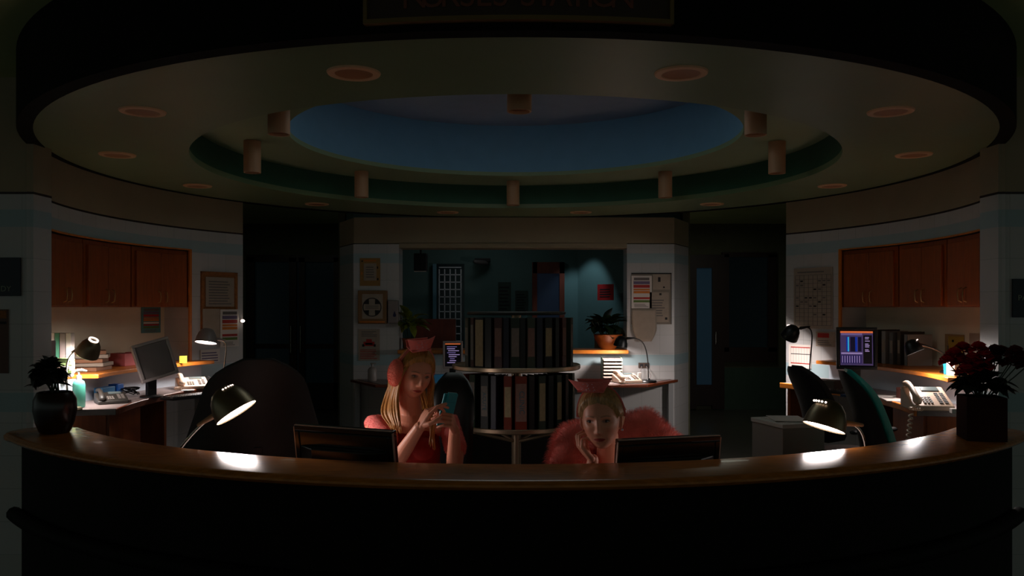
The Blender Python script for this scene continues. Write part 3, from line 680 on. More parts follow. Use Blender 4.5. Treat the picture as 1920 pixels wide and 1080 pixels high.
def binder(tier, ang, wd, ci, li, lab, txt=None, hh=.285, lh=(.18, .85), lw=.62):
    z = (1.346 if tier else .986)-.006
    o = thing('ring_binder', lab, 'binder', (cx+.385*math.sin(ang), cy-.385*math.cos(ang), z), ang, 'binders on the %s tier' % ('upper' if tier else 'lower'))
    m = MB()
    m.box((-wd/2+.002, .08, hh/2), (.004, .16, hh)); m.box((wd/2-.002, .08, hh/2), (.004, .16, hh)); m.box((0, .002, hh/2), (wd, .004, hh))
    m.build('cover', BC[ci], o, smooth=0, bevel=.001)
    MB().box((0, .075, hh/2), (wd*.55, .14, hh*.92)).build('pages', PAPERD, o, smooth=0)
    z0, z1 = lh[0]*hh, lh[1]*hh
    if li is not None:
        MB().box((0, -.0008, (z0+z1)/2), (wd*lw, .0016, z1-z0)).build('spine_label', LB[li], o, smooth=0)
        if txt:
            m = MB(); R = Matrix.Rotation(rad(90), 3, 'Y'); 
            vs, fs = text_geo(txt, wd*.62); m.add([Vector((v.y-.010, -.002-v.z, (z0+z1)/2-v.x)) for v in vs], fs); m.build('lettering', mat('teal_lettering', (.22, .40, .46), .6), o, smooth=0)
    MB().lathe([(.006, -.003), (.010, -.003), (.010, .001), (.006, .001)], n=14, c=(0, 0, 0)).build('finger_ring', STEEL, o) if False else None
    return o
def ang_for(px, R=.385):           # front half of the carousel
    x = (P(px, 0, 4.95).x-cx)/R; x = max(-.97, min(.97, x)); return math.asin(x)
UP = [(873, .035, 5, 1, None), (884, .03, 1, 1, None), (898, .062, 0, 2, None), (915, .045, 0, None, None), (934, .050, 1, 3, None), (949, .035, 3, None, None), (966, .056, 2, 1, None), (980, .034, 0, None, None), (996, .050, 5, 3, None), (1012, .040, 3, None, None), (1029, .052, 0, 2, None), (1046, .030, 0, None, None), (1060, .040, 1, 3, None), (1076, .035, 5, 1, None)]
LOW = [(868, .035, 4, 2, None), (884, .050, 2, 1, 'CLINIC'), (908, .054, 0, 1, 'ACUTE'), (925, .035, 3, None, None), (952, .048, 4, 2, None), (977, .070, 4, 3, 'CLINIC'), (997, .035, 0, None, None), (1017, .046, 2, 2, None), (1034, .036, 0, None, None), (1050, .042, 2, 2, None), (1066, .034, 0, None, None), (1080, .04, 5, 1, None)]
ORD = ['leftmost', 'second', 'third', 'fourth', 'fifth', 'sixth', 'seventh', 'eighth', 'ninth', 'tenth', 'eleventh', 'twelfth', 'thirteenth', 'rightmost']
for tier, L_ in ((1, UP), (0, LOW)):
    tn = 'upper' if tier else 'lower'
    for i, (px, wd, ci, li, txt) in enumerate(L_):
        pos = 'leftmost' if i == 0 else ('rightmost' if i == len(L_)-1 else ORD[i]+' from the left')
        lab = '%s %s on the %s carousel tier, %s' % (CN[ci], 'binder with %s spine label' % LN[li] if li is not None else 'unlabelled binder', tn, pos)
        if txt == 'CLINIC' and ci == 4: lab = 'widest rust red binder with large teal letters, lower tier'
        binder(tier, ang_for(px), wd, ci, li, lab, txt, hh=.300 if tier else .318, lh=(.04, .96) if px in (898,) else ((.16, .86) if i % 2 else (.24, .80)), lw=.92 if px in (898, 977) else .8)

# ================================================================== THINGS ON THE WALLS
def wallthing(name, label, cat, px0, px1, py0, py1, d, build, rz=0, group=None):
    a, b = P(px0, py1, d), P(px1, py0, d); w, h = b.x-a.x, b.z-a.z
    o = thing(name, label, cat, ((a.x+b.x)/2, d, (a.z+b.z)/2), rz, group); build(o, w/abs(math.cos(rz)), h); return o
def sheet(o, w, h, m=WHITE, th=.003, nm='sheet'): MB().box((0, -th/2, 0), (w, th, h)).build(nm, m, o, smooth=0)
def bars(o, w, h, rows, nm='print', y=-.0045):
    m = MB(); mats = []
    for (x0, x1, z0, z1, mt) in rows:
        if mt not in mats: mats.append(mt)
        m.m = mats.index(mt); m.box(((x0+x1)/2*w, y, (z0+z1)/2*h), (abs(x1-x0)*w, .001, abs(z1-z0)*h))
    m.build(nm, mats, o, smooth=0)
def lines(n, x0, x1, z0, z1, mt, ra=.3):
    return [(x0, x1-random.random()*ra*(x1-x0), z0+(z1-z0)*i/n, z0+(z1-z0)*(i+.4)/n, mt) for i in range(n)]
def striped(o, w, h, base=WHITE, only=None):
    sheet(o, w, h, base)
    bars(o, w, h, [(-.38, .38, .36, .44, GREYINK), (-.40, .40, .24, .33, PURPI), (-.40, .40, .13, .22, REDINK), (-.40, .40, .05, .10, ORANGE), (-.40, .40, -.04, .03, ORANGE), (-.4, .4, -.14, -.08, WHITE), (-.40, .40, -.22, -.16, REDINK), (-.40, .40, -.32, -.25, GREENI)]+lines(3, -.36, .36, -.46, -.35, GREYINK))
def certificate(o, w, h):
    sheet(o, w, h, mat('tan_card', (.62, .46, .24), .7)); MB().box((0, -.004, -.0), (w*.62, .002, h*.62)).build('inner_sheet', PAPERD, o, smooth=0)
    bars(o, w, h, [(-.42, -.36, .36, .42, INK), (.34, .40, .12, .2, INK), (.34, .42, -.3, -.22, INK), (-.44, -.38, -.1, 0, ORANGE), (-.3, .3, .38, .43, ORANGE)]+lines(5, -.2, .25, -.2, .24, GREYINK), y=-.0055)
D = 9.195
wallthing('certificate', 'tan bordered certificate at the top of the left tiled column', 'notice', 675, 713, 484, 536, D, certificate)
def firstaid(o, w, h):
    MB().box((0, -.05, 0), (w, .10, h)).build('box_body', mat('tan_box', (.50, .36, .22), .6, var=.1), o, smooth=0, bevel=.006)
    MB().box((.004, -.102, .008), (w*.72, .004, h*.74)).build('front_sheet', PAPERD, o, smooth=0)
    r = w*.30; m = MB(Matrix.Rotation(rad(90), 4, 'X'))
    m.lathe([(r, .104), (r*1.10, .104), (r*1.10, .106), (r, .106), (r, .104)], n=40, caps=False)
    m.build('ring_mark', INK, o, smooth=0)
    m = MB()
    for sx in (-1, 1):
        for sz in (-1, 1):          # dark quadrants leave a pale cross
            pts = [(sx*r*.34, sz*r*.34)]+[(sx*r*math.cos(a), sz*r*math.sin(a)) for a in [rad(22+46*k/6) for k in range(7)]]
            m.prof(pts, -.1058, -.1045)
    m.build('cross_mark', INK, o, smooth=0)
    m = MB(); 
    for zz_ in (.012, -.010): m.box((0, -.106, zz_), (r*1.5, .001, .008))
    m.build('print', GREYINK, o, smooth=0)
    MB().ctube([(-w*.42, -.11, -h*.44), (w*.42, -.11, -h*.44)], .010).build('bottom_rail', EDGEWOOD, o)
wallthing('wall_box', 'tan box with a dark circled cross emblem on the left tiled column', 'box', 674, 727, 545, 607, D, firstaid)
def drop(o, w, h):
    MB().box((0, -.045, 0), (w, .09, h)).build('dispenser_body', mat('grey_white_plastic', (.52, .47, .46), .4), o, smooth=0, bevel=.010, seg=3)
    pts = [(0, .040)]+[(.018*math.cos(a), -.008+.018*math.sin(a)) for a in [rad(30-240*k/12) for k in range(13)]]
    MB(Matrix.Translation((w*.18, -.091, -h*.12))).prof(pts, 0, .002).build('drop_mark', mat('navy_drop', (.10, .08, .26), .5), o, smooth=0)
wallthing('soap_dispenser', 'grey wall dispenser with dark blue drop on the left tiled column', 'dispenser', 729, 748, 563, 606, D, drop)
def housepaper(o, w, h):
    sheet(o, w, h, PAPERD)
    bars(o, w, h, lines(4, -.36, .38, .26, .46, GREYINK)+[(-.26, .26, -.04, .10, REDINK), (-.13, .13, .10, .18, REDINK), (-.17, .17, .0, .06, ORANGE), (-.32, -.22, -.06, .02, INK), (.22, .32, -.06, .02, INK)]+lines(6, -.42, .42, -.44, -.12, REDINK, .2))
wallthing('notice', 'paper notice with a red house shaped emblem below the cross box', 'notice', 672, 712, 617, 676, D, housepaper)
# right column papers
wallthing('pin_board', 'flat grey pin board on the right tiled column', 'board', 1184, 1259, 512, 608, D, lambda o, w, h: (sheet(o, w, h, mat('grey_board', (.50, .46, .41), .8), .006, 'board'), bars(o, w, h, [(-.5, .5, .48, .5, INK), (.485, .5, -.5, .5, INK)], 'frame', -.007)))
wallthing('colour_chart', 'striped colour chart pinned on the right tiled column', 'chart', 1184, 1222, 517, 578, D-.008, striped)
def curled(o, w, h):
    vs = []; fs = []; N = 12
    for j in range(N+1):
        t = j/N
        for i in range(N+1):
            u = i/N-.5; wv = (1 if t < .6 else 1-.5*((t-.6)/.4)**1.5); vs.append((u*w*wv+.01*t, -.004-.035*t*t-.02*math.cos(u*3)*t, h/2-h*t))
    for j in range(N):
        for i in range(N): a = j*(N+1)+i; fs.append((a, a+1, a+N+2, a+N+1))
    m = MB().add(vs, fs).build('sheet', PAPERD, o); s = m.modifiers.new('solid', 'SOLIDIFY'); s.thickness = .001
wallthing('hanging_sheets', 'curled loose sheets hanging low on the right tiled column', 'paper', 1184, 1230, 579, 640, D-.012, curled)
wallthing('pinned_page', 'pale page pinned at the top right of the pin board', 'paper', 1224, 1256, 514, 543, D-.008, lambda o, w, h: (sheet(o, w, h, PAPERD), bars(o, w, h, [(-.2, -.05, .0, .3, INK), (.1, .2, -.4, -.3, INK)])))
wallthing('pinned_page', 'long grey page with dark pins below the top right page', 'paper', 1218, 1254, 548, 604, D-.008, lambda o, w, h: (sheet(o, w, h, PAPERD), bars(o, w, h, [(-.0, .12, .4, .47, INK), (.3, .42, -.42, -.34, INK)]+lines(7, -.4, .3, -.3, .3, GREYINK))))
def outlet(o, w, h):
    MB().box((0, -.004, 0), (w, .008, h)).build('face_plate', mat('brown_outlet_plate', (.30, .23, .19), .5), o, smooth=0, bevel=.003)
    for s in (-1, 1): MB().box((s*w*.22, -.010, 0), (w*.28, .006, h*.5)).build('socket', INK, o, smooth=0, bevel=.002)
wallthing('wall_outlet', 'brown double socket plate behind the back counter lamp', 'outlet', 1197, 1217, 680, 690, D, outlet)
# left round wall: cork board and papers
def on_round(px, z, off=.012, R=RW, sgn=-1): t = th_at(px, R-off); return C(R-off, t, z), -t
def roundthing(name, label, cat, px0, px1, py0, py1, build, off=.012, R=RW, group=None):
    tm = th_at((px0+px1)/2, R-off); p = C(R-off, tm, 0); d = p.y
    w = 2*(R-off)*math.sin(abs(th_at(px1, R-off)-th_at(px0, R-off))/2)
    z0, z1 = P(0, py1, d).z, P(0, py0, d).z
    o = thing(name, label, cat, (p.x, p.y, (z0+z1)/2), -tm, group); build(o, w, z1-z0); return o
def corkb(o, w, h):
    MB().box((0, .0, 0), (w, .012, h)).build('cork_panel', CORK, o, smooth=0)
    m = MB(); b = .03
    for c, d in (((0, -.006, h/2-b/2), (w, .014, b)), ((0, -.006, -h/2+b/2), (w, .014, b)), ((-w/2+b/2, -.006, 0), (b, .014, h)), ((w/2-b/2, -.006, 0), (b, .014, h))): m.box(c, d)
    m.build('frame', CORK, o, smooth=0, bevel=.003)
roundthing('cork_board', 'wood framed cork board on the tiled wall left of the dark hallway', 'board', 377, 445, 510, 625, corkb)
roundthing('pinned_page', 'faint grid page filling the cork board frame', 'paper', 386, 439, 520, 575, lambda o, w, h: (sheet(o, w, h, PAPERD), bars(o, w, h, lines(9, -.4, .4, -.42, .42, GREYINK, .2))), off=.022)
roundthing('pinned_page', 'plain page hanging below the cork board, left of the striped chart', 'paper', 380, 412, 579, 640, lambda o, w, h: sheet(o, w, h, PAPERD), off=.028)
roundthing('colour_chart', 'striped colour chart on the wall behind the cork board lamp', 'chart', 413, 448, 580, 650, striped, off=.028)
roundthing('pinned_page', 'small pink lined note on the tiles under the cork board lamp', 'paper', 376, 412, 655, 680, lambda o, w, h: (sheet(o, w, h, WHITE), bars(o, w, h, lines(4, -.45, .4, -.4, .4, PURPI, .1))), off=.012)
roundthing('colour_chart', 'striped colour chart on the cream wall inside the left niche', 'chart', 265, 301, 576, 624, lambda o, w, h: striped(o, w, h, TEALP), R=3.44, off=.006)
# right round wall
def bigchart(o, w, h):
    sheet(o, w, h, PAPERD, .004)
    rows = lines(1, -.4, .4, .42, .47, GREYINK)+[(-.46+.115*i, -.452+.115*i, -.45, .38, GREYINK) for i in range(9)]+[(-.46, .46, -.45+.069*i, -.444+.069*i, GREYINK) for i in range(13)]
    rows += [(-.44+.115*random.randrange(8), -.37+.115*random.randrange(8), z, z+.018, INK) for z in ()]
    for _ in range(26): x = -.44+.115*random.randrange(8); z = -.43+.069*random.randrange(11); rows.append((x, x+.07, z+.01, z+.035, INK if random.random() < .4 else GREYINK))
    bars(o, w, h, rows)
roundthing('wall_chart', 'large gridded wall chart on the tiles right of the dark hallway', 'chart', 1488, 1561, 502, 616, bigchart)
def timetable(o, w, h):
    sheet(o, w, h, WHITE)
    bars(o, w, h, [(-.4, .46, .36, .40, REDINK), (-.4, .46, .08, .11, INK), (-.4, .46, -.32, -.28, REDINK)]+[(-.4+.12*i, -.395+.12*i, -.3, .36, GREYINK) for i in range(8)])
roundthing('pinned_page', 'red ruled timetable under the lamp beside the right hallway', 'paper', 1479, 1521, 646, 690, timetable)
roundthing('pinned_page', 'note with a red stamp pinned between wall chart and lamp', 'paper', 1530, 1566, 622, 650, lambda o, w, h: (sheet(o, w, h, PAPERD), bars(o, w, h, [(-.4, .2, .1, .4, REDINK)]+lines(3, -.4, .4, -.4, 0, GREYINK))))
roundthing('colour_strip', 'narrow teal colour chart on the tile pillar beside the red flowers', 'chart', 1847, 1862, 510, 600, lambda o, w, h: (sheet(o, w, h, TEALP), bars(o, w, h, [(-.4, .3, .10, .26, REDINK), (-.4, .3, -.05, .06, ORANGE), (-.4, .3, -.24, -.14, ORANGE), (-.4, .3, -.30, -.25, GREENI)]+lines(4, -.4, .4, .3, .46, PURPI)+lines(4, -.4, .4, -.48, -.34, GREYINK))))
# signs on the flat front walls
dS = YW_FRONT-.005
def bsign(lines_, al, xs):
    def f(o, w, h):
        MB().box((0, -.006, 0), (w, .012, h)).build('panel', mat('navy_sign', (.035, .05, .13), .45), o, smooth=0, bevel=.002)
        m = MB()
        for (t, z, x) in lines_: add_text(m, t, .048, (x*w, -.0135, z*h), I3, al)
        m.build('lettering', mat('sign_letter_grey', (.55, .58, .50), .6), o, smooth=0)
    return f
wallthing('wall_sign', 'navy wall sign with pale lettering at the left edge of the view', 'sign', -78, 40, 483, 555, dS, bsign([('AND', .10, .04), ('OF', -.14, .04), ('READY', -.38, .36)], 'RIGHT', 0))
bpy.data.objects['wall_sign'].location.x += 0
wallthing('wall_sign', 'navy wall sign with pale lettering at the right edge of the view', 'sign', 1897, 2010, 523, 595, dS, bsign([('PA', -.06, -.42), ('S', -.34, -.25)], 'LEFT', 0))
wallthing('wall_poster', 'dim poster with a yellow top below the left navy sign', 'poster', -50, 16, 580, 700, dS, lambda o, w, h: (sheet(o, w, h, mat('dim_rose_paper', (.40, .30, .27), .8)), bars(o, w, h, [(-.5, .45, .36, .48, CORK), (-.5, .45, .27, .31, INK)])))
# office wall
wallthing('red_poster', 'red notice on the office wall above the potted plant', 'poster', 1122, 1149, 533, 563, 11.3, lambda o, w, h: (sheet(o, w, h, mat('red_card', (.78, .08, .08), .7)), bars(o, w, h, lines(4, -.35, .4, -.3, .3, INK))), rz=rad(-48))
for px0, px1, py0, py1, lab in ((934, 958, 529, 585, 'dim sheet on the office wall, left of two'), (966, 990, 545, 587, 'dim sheet on the office wall, right of two')):
    wallthing('pinned_page', lab, 'paper', px0, px1, py0, py1, 11.995, lambda o, w, h: (sheet(o, w, h, mat('dim_grey_paper', (.22, .28, .25), .8)), bars(o, w, h, lines(7, -.4, .4, -.42, .42, INK, .3))))
o = thing('wall_speaker', 'black box hanging high on the office wall at left', 'speaker', P(789, 492, 10.6)+Vector((0, 0, 0)))
MB().box((0, 0, 0), (.16, .16, .22)).build('cabinet', BLKP, o, smooth=0, bevel=.006); MB().box((0, -.06, -.116), (.15, .03, .012)).build('grille_edge', WHITE, o, smooth=0)
MB().tube([(0, 0, .10), (0, 0, .62)], .012).build('bracket', BLKP, o)
o = thing('ceiling_fan_camera', 'dark bracket and camera high on the office wall', 'camera', P(905, 488, 11.9))
bpy.data.objects['ceiling_fan_camera'].name = 'wall_camera'
MB().box((0, -.02, 0), (.22, .12, .05)).build('bracket', BLKP, o, smooth=0, bevel=.005); MB().ctube([(.05, -.05, -.04), (-.10, -.18, -.03)], [.035, .03]).build('camera_body', mat('dim_grey_metal', (.35, .33, .33), .5), o)

# ================================================================== PROPS
DZ = 1.032
def at(px, d, z): return Vector((P(px, 0, d).x, d, z))
def propbox(name, label, cat, loc, size, m, rz=0, bevel=.003, group=None, tilt=None):
    mb = MB(Matrix.Rotation(tilt, 4, 'X') if tilt else None); mb.box((0, 0, size[2]/2), size)
    o = mb.build(name, m, smooth=0, bevel=bevel); o.location = loc; o.rotation_euler.z = rz
    return tag(o, label, cat, group)
# hand sanitizer
o = thing('hand_sanitizer', 'clear pump bottle of teal hand sanitizer on the left desk', 'bottle', at(148, 5.62, DZ))
MB().lathe([(0, .002), (.036, .002), (.040, .010), (.040, .150), (.034, .172), (.016, .186), (.014, .196), (0, .196)], n=32).build('gel', mat('teal_gel', (.34, .68, .60), .15, emit=0), o)
MB().lathe([(.0165, .186), (.0165, .212), (.006, .216), (.006, .240), (0, .240)], n=24).build('pump_neck', mat('white_plastic', (.92, .90, .88), .35), o)
MB().ctube([(-.01, 0, .246), (.02, 0, .250), (.050, 0, .243)], [.011, .009, .006]).build('pump_head', MC['white_plastic'], o)
# upright organiser with green edges, framed card, file stack at far left
o = thing('file_organizer', 'upright white and green organiser under the leftmost cupboard', 'organizer', (-3.18, 5.80, 1.236))
for i, (x, w, mt) in enumerate(((-.10, .10, CREAM), (-.02, .045, WHITE), (.022, .030, mat('green_edge', (.28, .52, .42), .5)), (.062, .038, SILVP), (.105, .035, WHITE))):
    MB().box((x, -.02*i/5, .15), (w, .05, .28)).build('divider', mt, o, smooth=0, bevel=.002)
tag(propbox('framed_card', '', '', (-2.985, 5.36, 1.30), (.075, .012, .19), mat('pale_rose_card', (.86, .74, .74), .5), rz=rad(50)), 'small green framed card at the far left niche corner', 'card')
for i, (m_, lab) in enumerate(((WHITE, 'white folder at the bottom of the left file stack'), (mat('pale_green_folder', (.55, .66, .42), .7), 'pale green folder low in the left file stack'), (WHITE, 'white folder in the middle of the left file stack'), (MC['pale_green_folder'], 'pale green folder high in the left file stack'), (MC['pale_green_folder'], 'pale green folder on top of the left file stack'))):
    propbox('file_folder', lab, 'folder', (-3.055+.006*(i % 2), 5.60, DZ+.204+.026*i+(.0 if i else .0)), (.17, .10, .022), m_, rz=rad(20-6*(i % 3)), group='folders stacked at the left niche end')
propbox('paper_box', 'pink carton on the left ledge behind the monitor', 'box', C(3.20, rad(-80), 1.236), (.13, .16, .10), mat('dusty_pink_card', (.66, .30, .30), .7), rz=rad(75))
propbox('paper_box', 'red white small carton beside the pink carton', 'box', C(3.22, rad(-77), 1.236), (.05, .12, .10), mat('red_card_box', (.72, .34, .36), .7), rz=rad(75))
for i in range(5):
    a = rad(-89+.9*(i % 2)); propbox('paper_stack', 'brown paper bundle on the left ledge, ' + ('bottom of the pile', 'second from the bottom', 'middle of the pile', 'second from the top', 'top of the pile')[i], 'papers', C(3.16, a, 1.236+.030*i), (.24-.02*i, .22, .027), PAPERD if i % 2 else mat('brown_card', (.52, .36, .26), .8), rz=rad(90+7*i), group='paper bundles on the left ledge')
propbox('sticky_note', 'yellow sticky note standing on the left ledge', 'note', at(335, 7.0, 1.236)+Vector((.03, .02, 0)), (.060, .004, .060), YELLOW, rz=rad(35), bevel=0)
o = thing('small_bottle', 'small clear bottle on the left ledge behind the monitor', 'bottle', at(317, 6.95, 1.236))
MB().lathe([(0, 0), (.018, 0), (.018, .07), (.008, .085), (.008, .10), (0, .10)], n=20).build('body', SILVP, o)
propbox('speaker_box', 'small dark box standing on the wall end of the left ledge', 'box', C(3.25, rad(-71.5), 1.236), (.035, .05, .085), mat('dim_brown', (.26, .20, .15), .6), rz=rad(70))
BLUEB = mat('bright_blue_card', (.10, .38, .72), .5)
propbox('tissue_box', 'light blue box on the left desk by the backsplash', 'box', C(3.02, rad(-90), DZ), (.15, .07, .085), mat('sky_blue_card', (.20, .50, .72), .5), rz=rad(82))
propbox('tissue_box', 'deep blue box on the left desk, nearer the monitor', 'box', C(3.01, rad(-87.2), DZ), (.07, .08, .095), BLUEB, rz=rad(80))
propbox('paper_tray', 'small tan carton on the left desk behind the dark phone', 'box', C(2.93, rad(-92), DZ), (.05, .05, .05), PAPERD, rz=rad(60))
def keyboard(label, loc, rz, m=BLKP, L=.42):
    o = thing('keyboard', label, 'keyboard', loc, rz)
    MB().box((0, 0, .011), (L, .15, .020)).build('body', m, o, smooth=0, bevel=.004)
    k = MB()
    for r_ in range(5):
        for c_ in range(int(L/.0215)): k.box((-L/2+.015+.0213*c_, -.055+.0265*r_, .024), (.016, .018, .006))
    k.build('keys', mat('key_grey', (.22, .20, .19), .4), o, smooth=0)
    return o
keyboard('black keyboard on the left desk below the grey monitor', at(318, 6.0, DZ)+Vector((.06, .18, 0)), rad(58), L=.36)
keyboard('dark keyboard on the right desk below the lit monitor', at(1566, 6.45, DZ)+Vector((.05, .1, 0)), rad(-58), L=.32)
o = thing('cable_tangle', 'tangle of dark cables behind the dark phone on the left desk', 'cables', at(243, 6.35, DZ))
pts = []; random.seed(5)
for i in range(90): a = i*.55; pts.append(Vector((.07*math.cos(a*1.1)*random.uniform(.6, 1)-.0, .05*math.sin(a*.9), .012+.05*abs(math.sin(a*.37)))))
MB().tube(pts, .0045, n=6).build('cable', BLKP, o)
o = thing('headset', 'dark headset loop behind the beige phone by the cork board', 'headset', at(388, 7.25, DZ))
MB().tube([(.045*math.cos(rad(a)), .0, .030+.045*math.sin(rad(a))) for a in range(-30, 211, 12)], .004, n=8).build('headband', BLKP, o)
for s in (-1, 1): MB().ball((s*.042, 0, .014), (.014, .018, .018)).build('ear_pad', BLKP, o)
propbox('paper_sheet', 'white memo pad on the left desk beside the keyboard', 'paper', at(352, 6.75, DZ), (.10, .08, .006), WHITE, rz=rad(20), bevel=0)
# right desk
for i, (a, w_, h_, mt) in enumerate(((70.5, .035, .25, 0), (72.0, .05, .27, 1), (73.7, .045, .28, 2), (75.3, .05, .27, 1), (77.0, .05, .26, 0), (78.7, .045, .27, 2), (80.3, .04, .25, 1))):
    o = thing('ring_binder', ('binder on the right ledge behind the lit monitor, at its left end', 'second binder on the right ledge, mostly behind the lit monitor', 'third binder on the right ledge', 'middle binder of the row on the right ledge', 'binder just right of the middle on the right ledge', 'second last binder on the right ledge', 'last binder of the right ledge row, next to the small lamp')[i], 'binder', C(3.10+.07, rad(a), 1.236), rad(-a), 'binders on the right ledge')
    cm = [mat('pale_grey_binder', (.40, .38, .37), .6), mat('white_binder', (.56, .54, .53), .6), mat('brown_binder', (.28, .23, .18), .6)][mt]
    m = MB()
    m.box((-w_/2+.002, .11, h_/2), (.004, .22, h_)); m.box((w_/2-.002, .11, h_/2), (.004, .22, h_)); m.box((0, .002, h_/2), (w_, .004, h_)); m.build('cover', cm, o, smooth=0)
    MB().box((0, .1, h_/2), (w_*.6, .18, h_*.9)).build('pages', PAPERD, o, smooth=0)
    MB().box((0, -.001, h_*.55), (w_*.6, .0016, h_*.4)).build('spine_label', PAPERD, o, smooth=0)
wallt = roundthing('yellow_poster', 'yellowish poster on the right niche wall behind the flowers', 'poster', 1772, 1808, 627, 700, lambda o, w, h: (sheet(o, w, h, mat('tan_poster', (.62, .50, .34), .8)), MB().box((.1*w, -.005, .25*h), (w*.8, .001, h*.4)).build('yellow_panel', mat('ochre_paper', (.70, .58, .22), .8), o, smooth=0), bars(o, w, h, [(-.1, .0, .3, .36, INK), (-.35, -.28, -.2, .2, GREYINK)], y=-.007)), R=3.44, off=.006)
roundthing('pinned_page', 'small grey page at the right end of the right niche wall', 'paper', 1818, 1836, 625, 660, lambda o, w, h: sheet(o, w, h, PAPERD), R=3.44, off=.006)
o = thing('cup', 'teal blue cup on the right ledge beside the red flowers', 'cup', C(3.03, rad(96.0), 1.236))
MB().lathe([(0, 0), (.022, 0), (.026, .075), (.023, .075), (.020, .006), (0, .006)], n=24).build('body', mat('teal_cup', (.10, .42, .50), .3), o)
for i, (a, h_) in enumerate(((97.8, .10), (99.0, .09))):
    propbox('paper_box', ('pale carton beside the teal cup', 'small cream carton right of the pale carton')[i], 'box', C(3.03, rad(a), 1.236), (.05, .06, h_), (MC['pale_rose_card'], PAPERD)[i], rz=rad(-80))
for i, (px, d, dx) in enumerate(((1660, 6.25, 0), (1672, 6.08, .02))):
    propbox('paper_sheet', ('white papers on the right desk behind the phone', 'white envelope on the right desk, in front of the papers')[i], 'paper', at(px, d, DZ)+Vector((dx, 0, .0)), (.16, .20, .006), WHITE, rz=rad(-40+30*i), bevel=0)
propbox('pencil_box', 'dark red brown box on the right desk against the backsplash', 'box', at(1696, 6.12, DZ), (.09, .07, .085), mat('dark_rust_box', (.24, .10, .07), .6), rz=rad(-70))
propbox('white_carton', 'little white carton on the right desk, right of the beige phone', 'box', at(1792, 5.30, DZ), (.06, .05, .03), WHITE, rz=rad(-10))
propbox('document_tray', 'dark grey sloped copy holder on the right desk left of the monitor', 'tray', at(1552, 6.95, DZ), (.20, .16, .07), mat('taupe_plastic', (.30, .26, .23), .6), rz=rad(-50))
propbox('blue_folder', 'blue folder lying in front of the lit monitor', 'folder', at(1578, 6.15, DZ+.0)+Vector((.12, .1, 0)), (.14, .10, .02), mat('dim_blue', (.10, .20, .34), .5), rz=rad(-60))
# back counter
o = thing('tray_stack', 'stack of white letter trays with dark gaps on the back counter', 'tray', (G(1144, 712, .918).x, 8.95, .918))
for i in range(7): MB().box((0, 0, .012+.036*i), (.20, .24, .017)).build('tray', mat('warm_white_plastic', (.86, .78, .72), .5), o, smooth=0, bevel=.002)
for sx in (-1, 1): MB().box((sx*.101, .05, .125), (.005, .18, .25)).build('side_panel', mat('sage_plastic', (.42, .50, .40), .5), o, smooth=0)
MB().box((0, .11, .125), (.20, .01, .24)).build('back_panel', INK, o, smooth=0)
o = thing('soap_bottle', 'white pump bottle at the left end of the back counter', 'bottle', at(698, 8.95, .918))
MB().lathe([(0, 0), (.045, 0), (.048, .01), (.048, .12), (.03, .145), (.012, .15), (.012, .18), (0, .18)], n=28).build('body', mat('milky_plastic', (.60, .56, .54), .35), o)
MB().ctube([(-.01, 0, .185), (.035, 0, .185)], [.010, .007]).build('pump_head', MC['milky_plastic'], o)
propbox('blue_box', 'sky blue box on the back counter under the dark blue monitor', 'box', at(828, 8.75, .918), (.17, .12, .085), mat('bright_sky_card', (.30, .70, .95), .5), rz=rad(4))
propbox('small_carton', 'small white carton by the plug of the back counter lamp', 'box', at(1199, 8.83, .918), (.035, .03, .10), WHITE)
propbox('blue_pen_box', 'small blue object on the back counter beside the tray stack', 'box', at(1100, 8.68, .918), (.09, .05, .02), BLUEB)
o = thing('plug_cable', 'two thin cables hanging from the brown socket plate', 'cable', at(1207, 9.17, 1.06))
for s in (-1, 1): MB().tube([(s*.025, -.02, .0), (s*.04, -.05, -.04), (s*.07, -.06, -.10), (s*.05, -.08, -.135)], .0035, n=6).build('cable', SILVP, o)

# ================================================================== PLANTS
random.seed(11)
def foliage(mb, c, r, n, L, w, droop=.35, zmin=-.2, up=.3):
    c = Vector(c)
    for i in range(n):
        a = random.uniform(0, 2*math.pi); e = random.uniform(zmin, 1.0)
        d = Vector((math.cos(a)*math.sqrt(max(0, 1-e*e)), math.sin(a)*math.sqrt(max(0, 1-e*e)), e))
        b = c+Vector((d.x*r[0], d.y*r[1], d.z*r[2]))*random.uniform(.25, .8)
        mb.leaf(b, d+Vector((0, 0, up)), L*random.uniform(.7, 1.15), w*random.uniform(.8, 1.2), droop*random.uniform(.5, 1.5))
# left planter on the reception counter
lp = C(3.10, rad(0), 0); pl = P(103, 815, 4.02); base = Vector((pl.x, 4.02, 1.10))
o = thing('potted_plant', 'dark leafy plant in a round dark pot on the left end of the reception counter', 'plant', base)
MB().lathe([(0, 0), (.062, 0), (.068, .006), (.085, .05), (.096, .11), (.094, .16), (.078, .195), (.070, .198), (.066, .19), (.082, .155), (.083, .11), (0, .10)], n=44).build('pot', mat('dark_oxblood_glaze', (.14, .06, .045), .25, var=.3, scale=9), o)
MB().lathe([(0, .165), (.080, .165)], n=24, caps=False).build('soil', mat('soil', (.05, .035, .025), .9), o)
m = MB(); foliage(m, (-.03, 0, .285), (.085, .08, .075), 230, .034, .050, .6, -.7, .1)
for a, L in ((180, .13), (165, .11), (200, .10), (5, .10), (-10, .11), (20, .09), (90, .1), (270, .1)): m.leaf((-.02, 0, .235), (math.cos(rad(a)), math.sin(rad(a))*.6, .12), L, .045, .25)
m.build('foliage', mat('dark_plum_leaf', (.075, .07, .04), .5, var=.3), o)
m = MB()
for k in range(5): m.tube([(.02*math.cos(k), .02*math.sin(k), .16), (.03*math.cos(k*1.7)-.02, .02*math.sin(k*2), .28)], .005, n=6)
m.build('stem', LEAF, o)
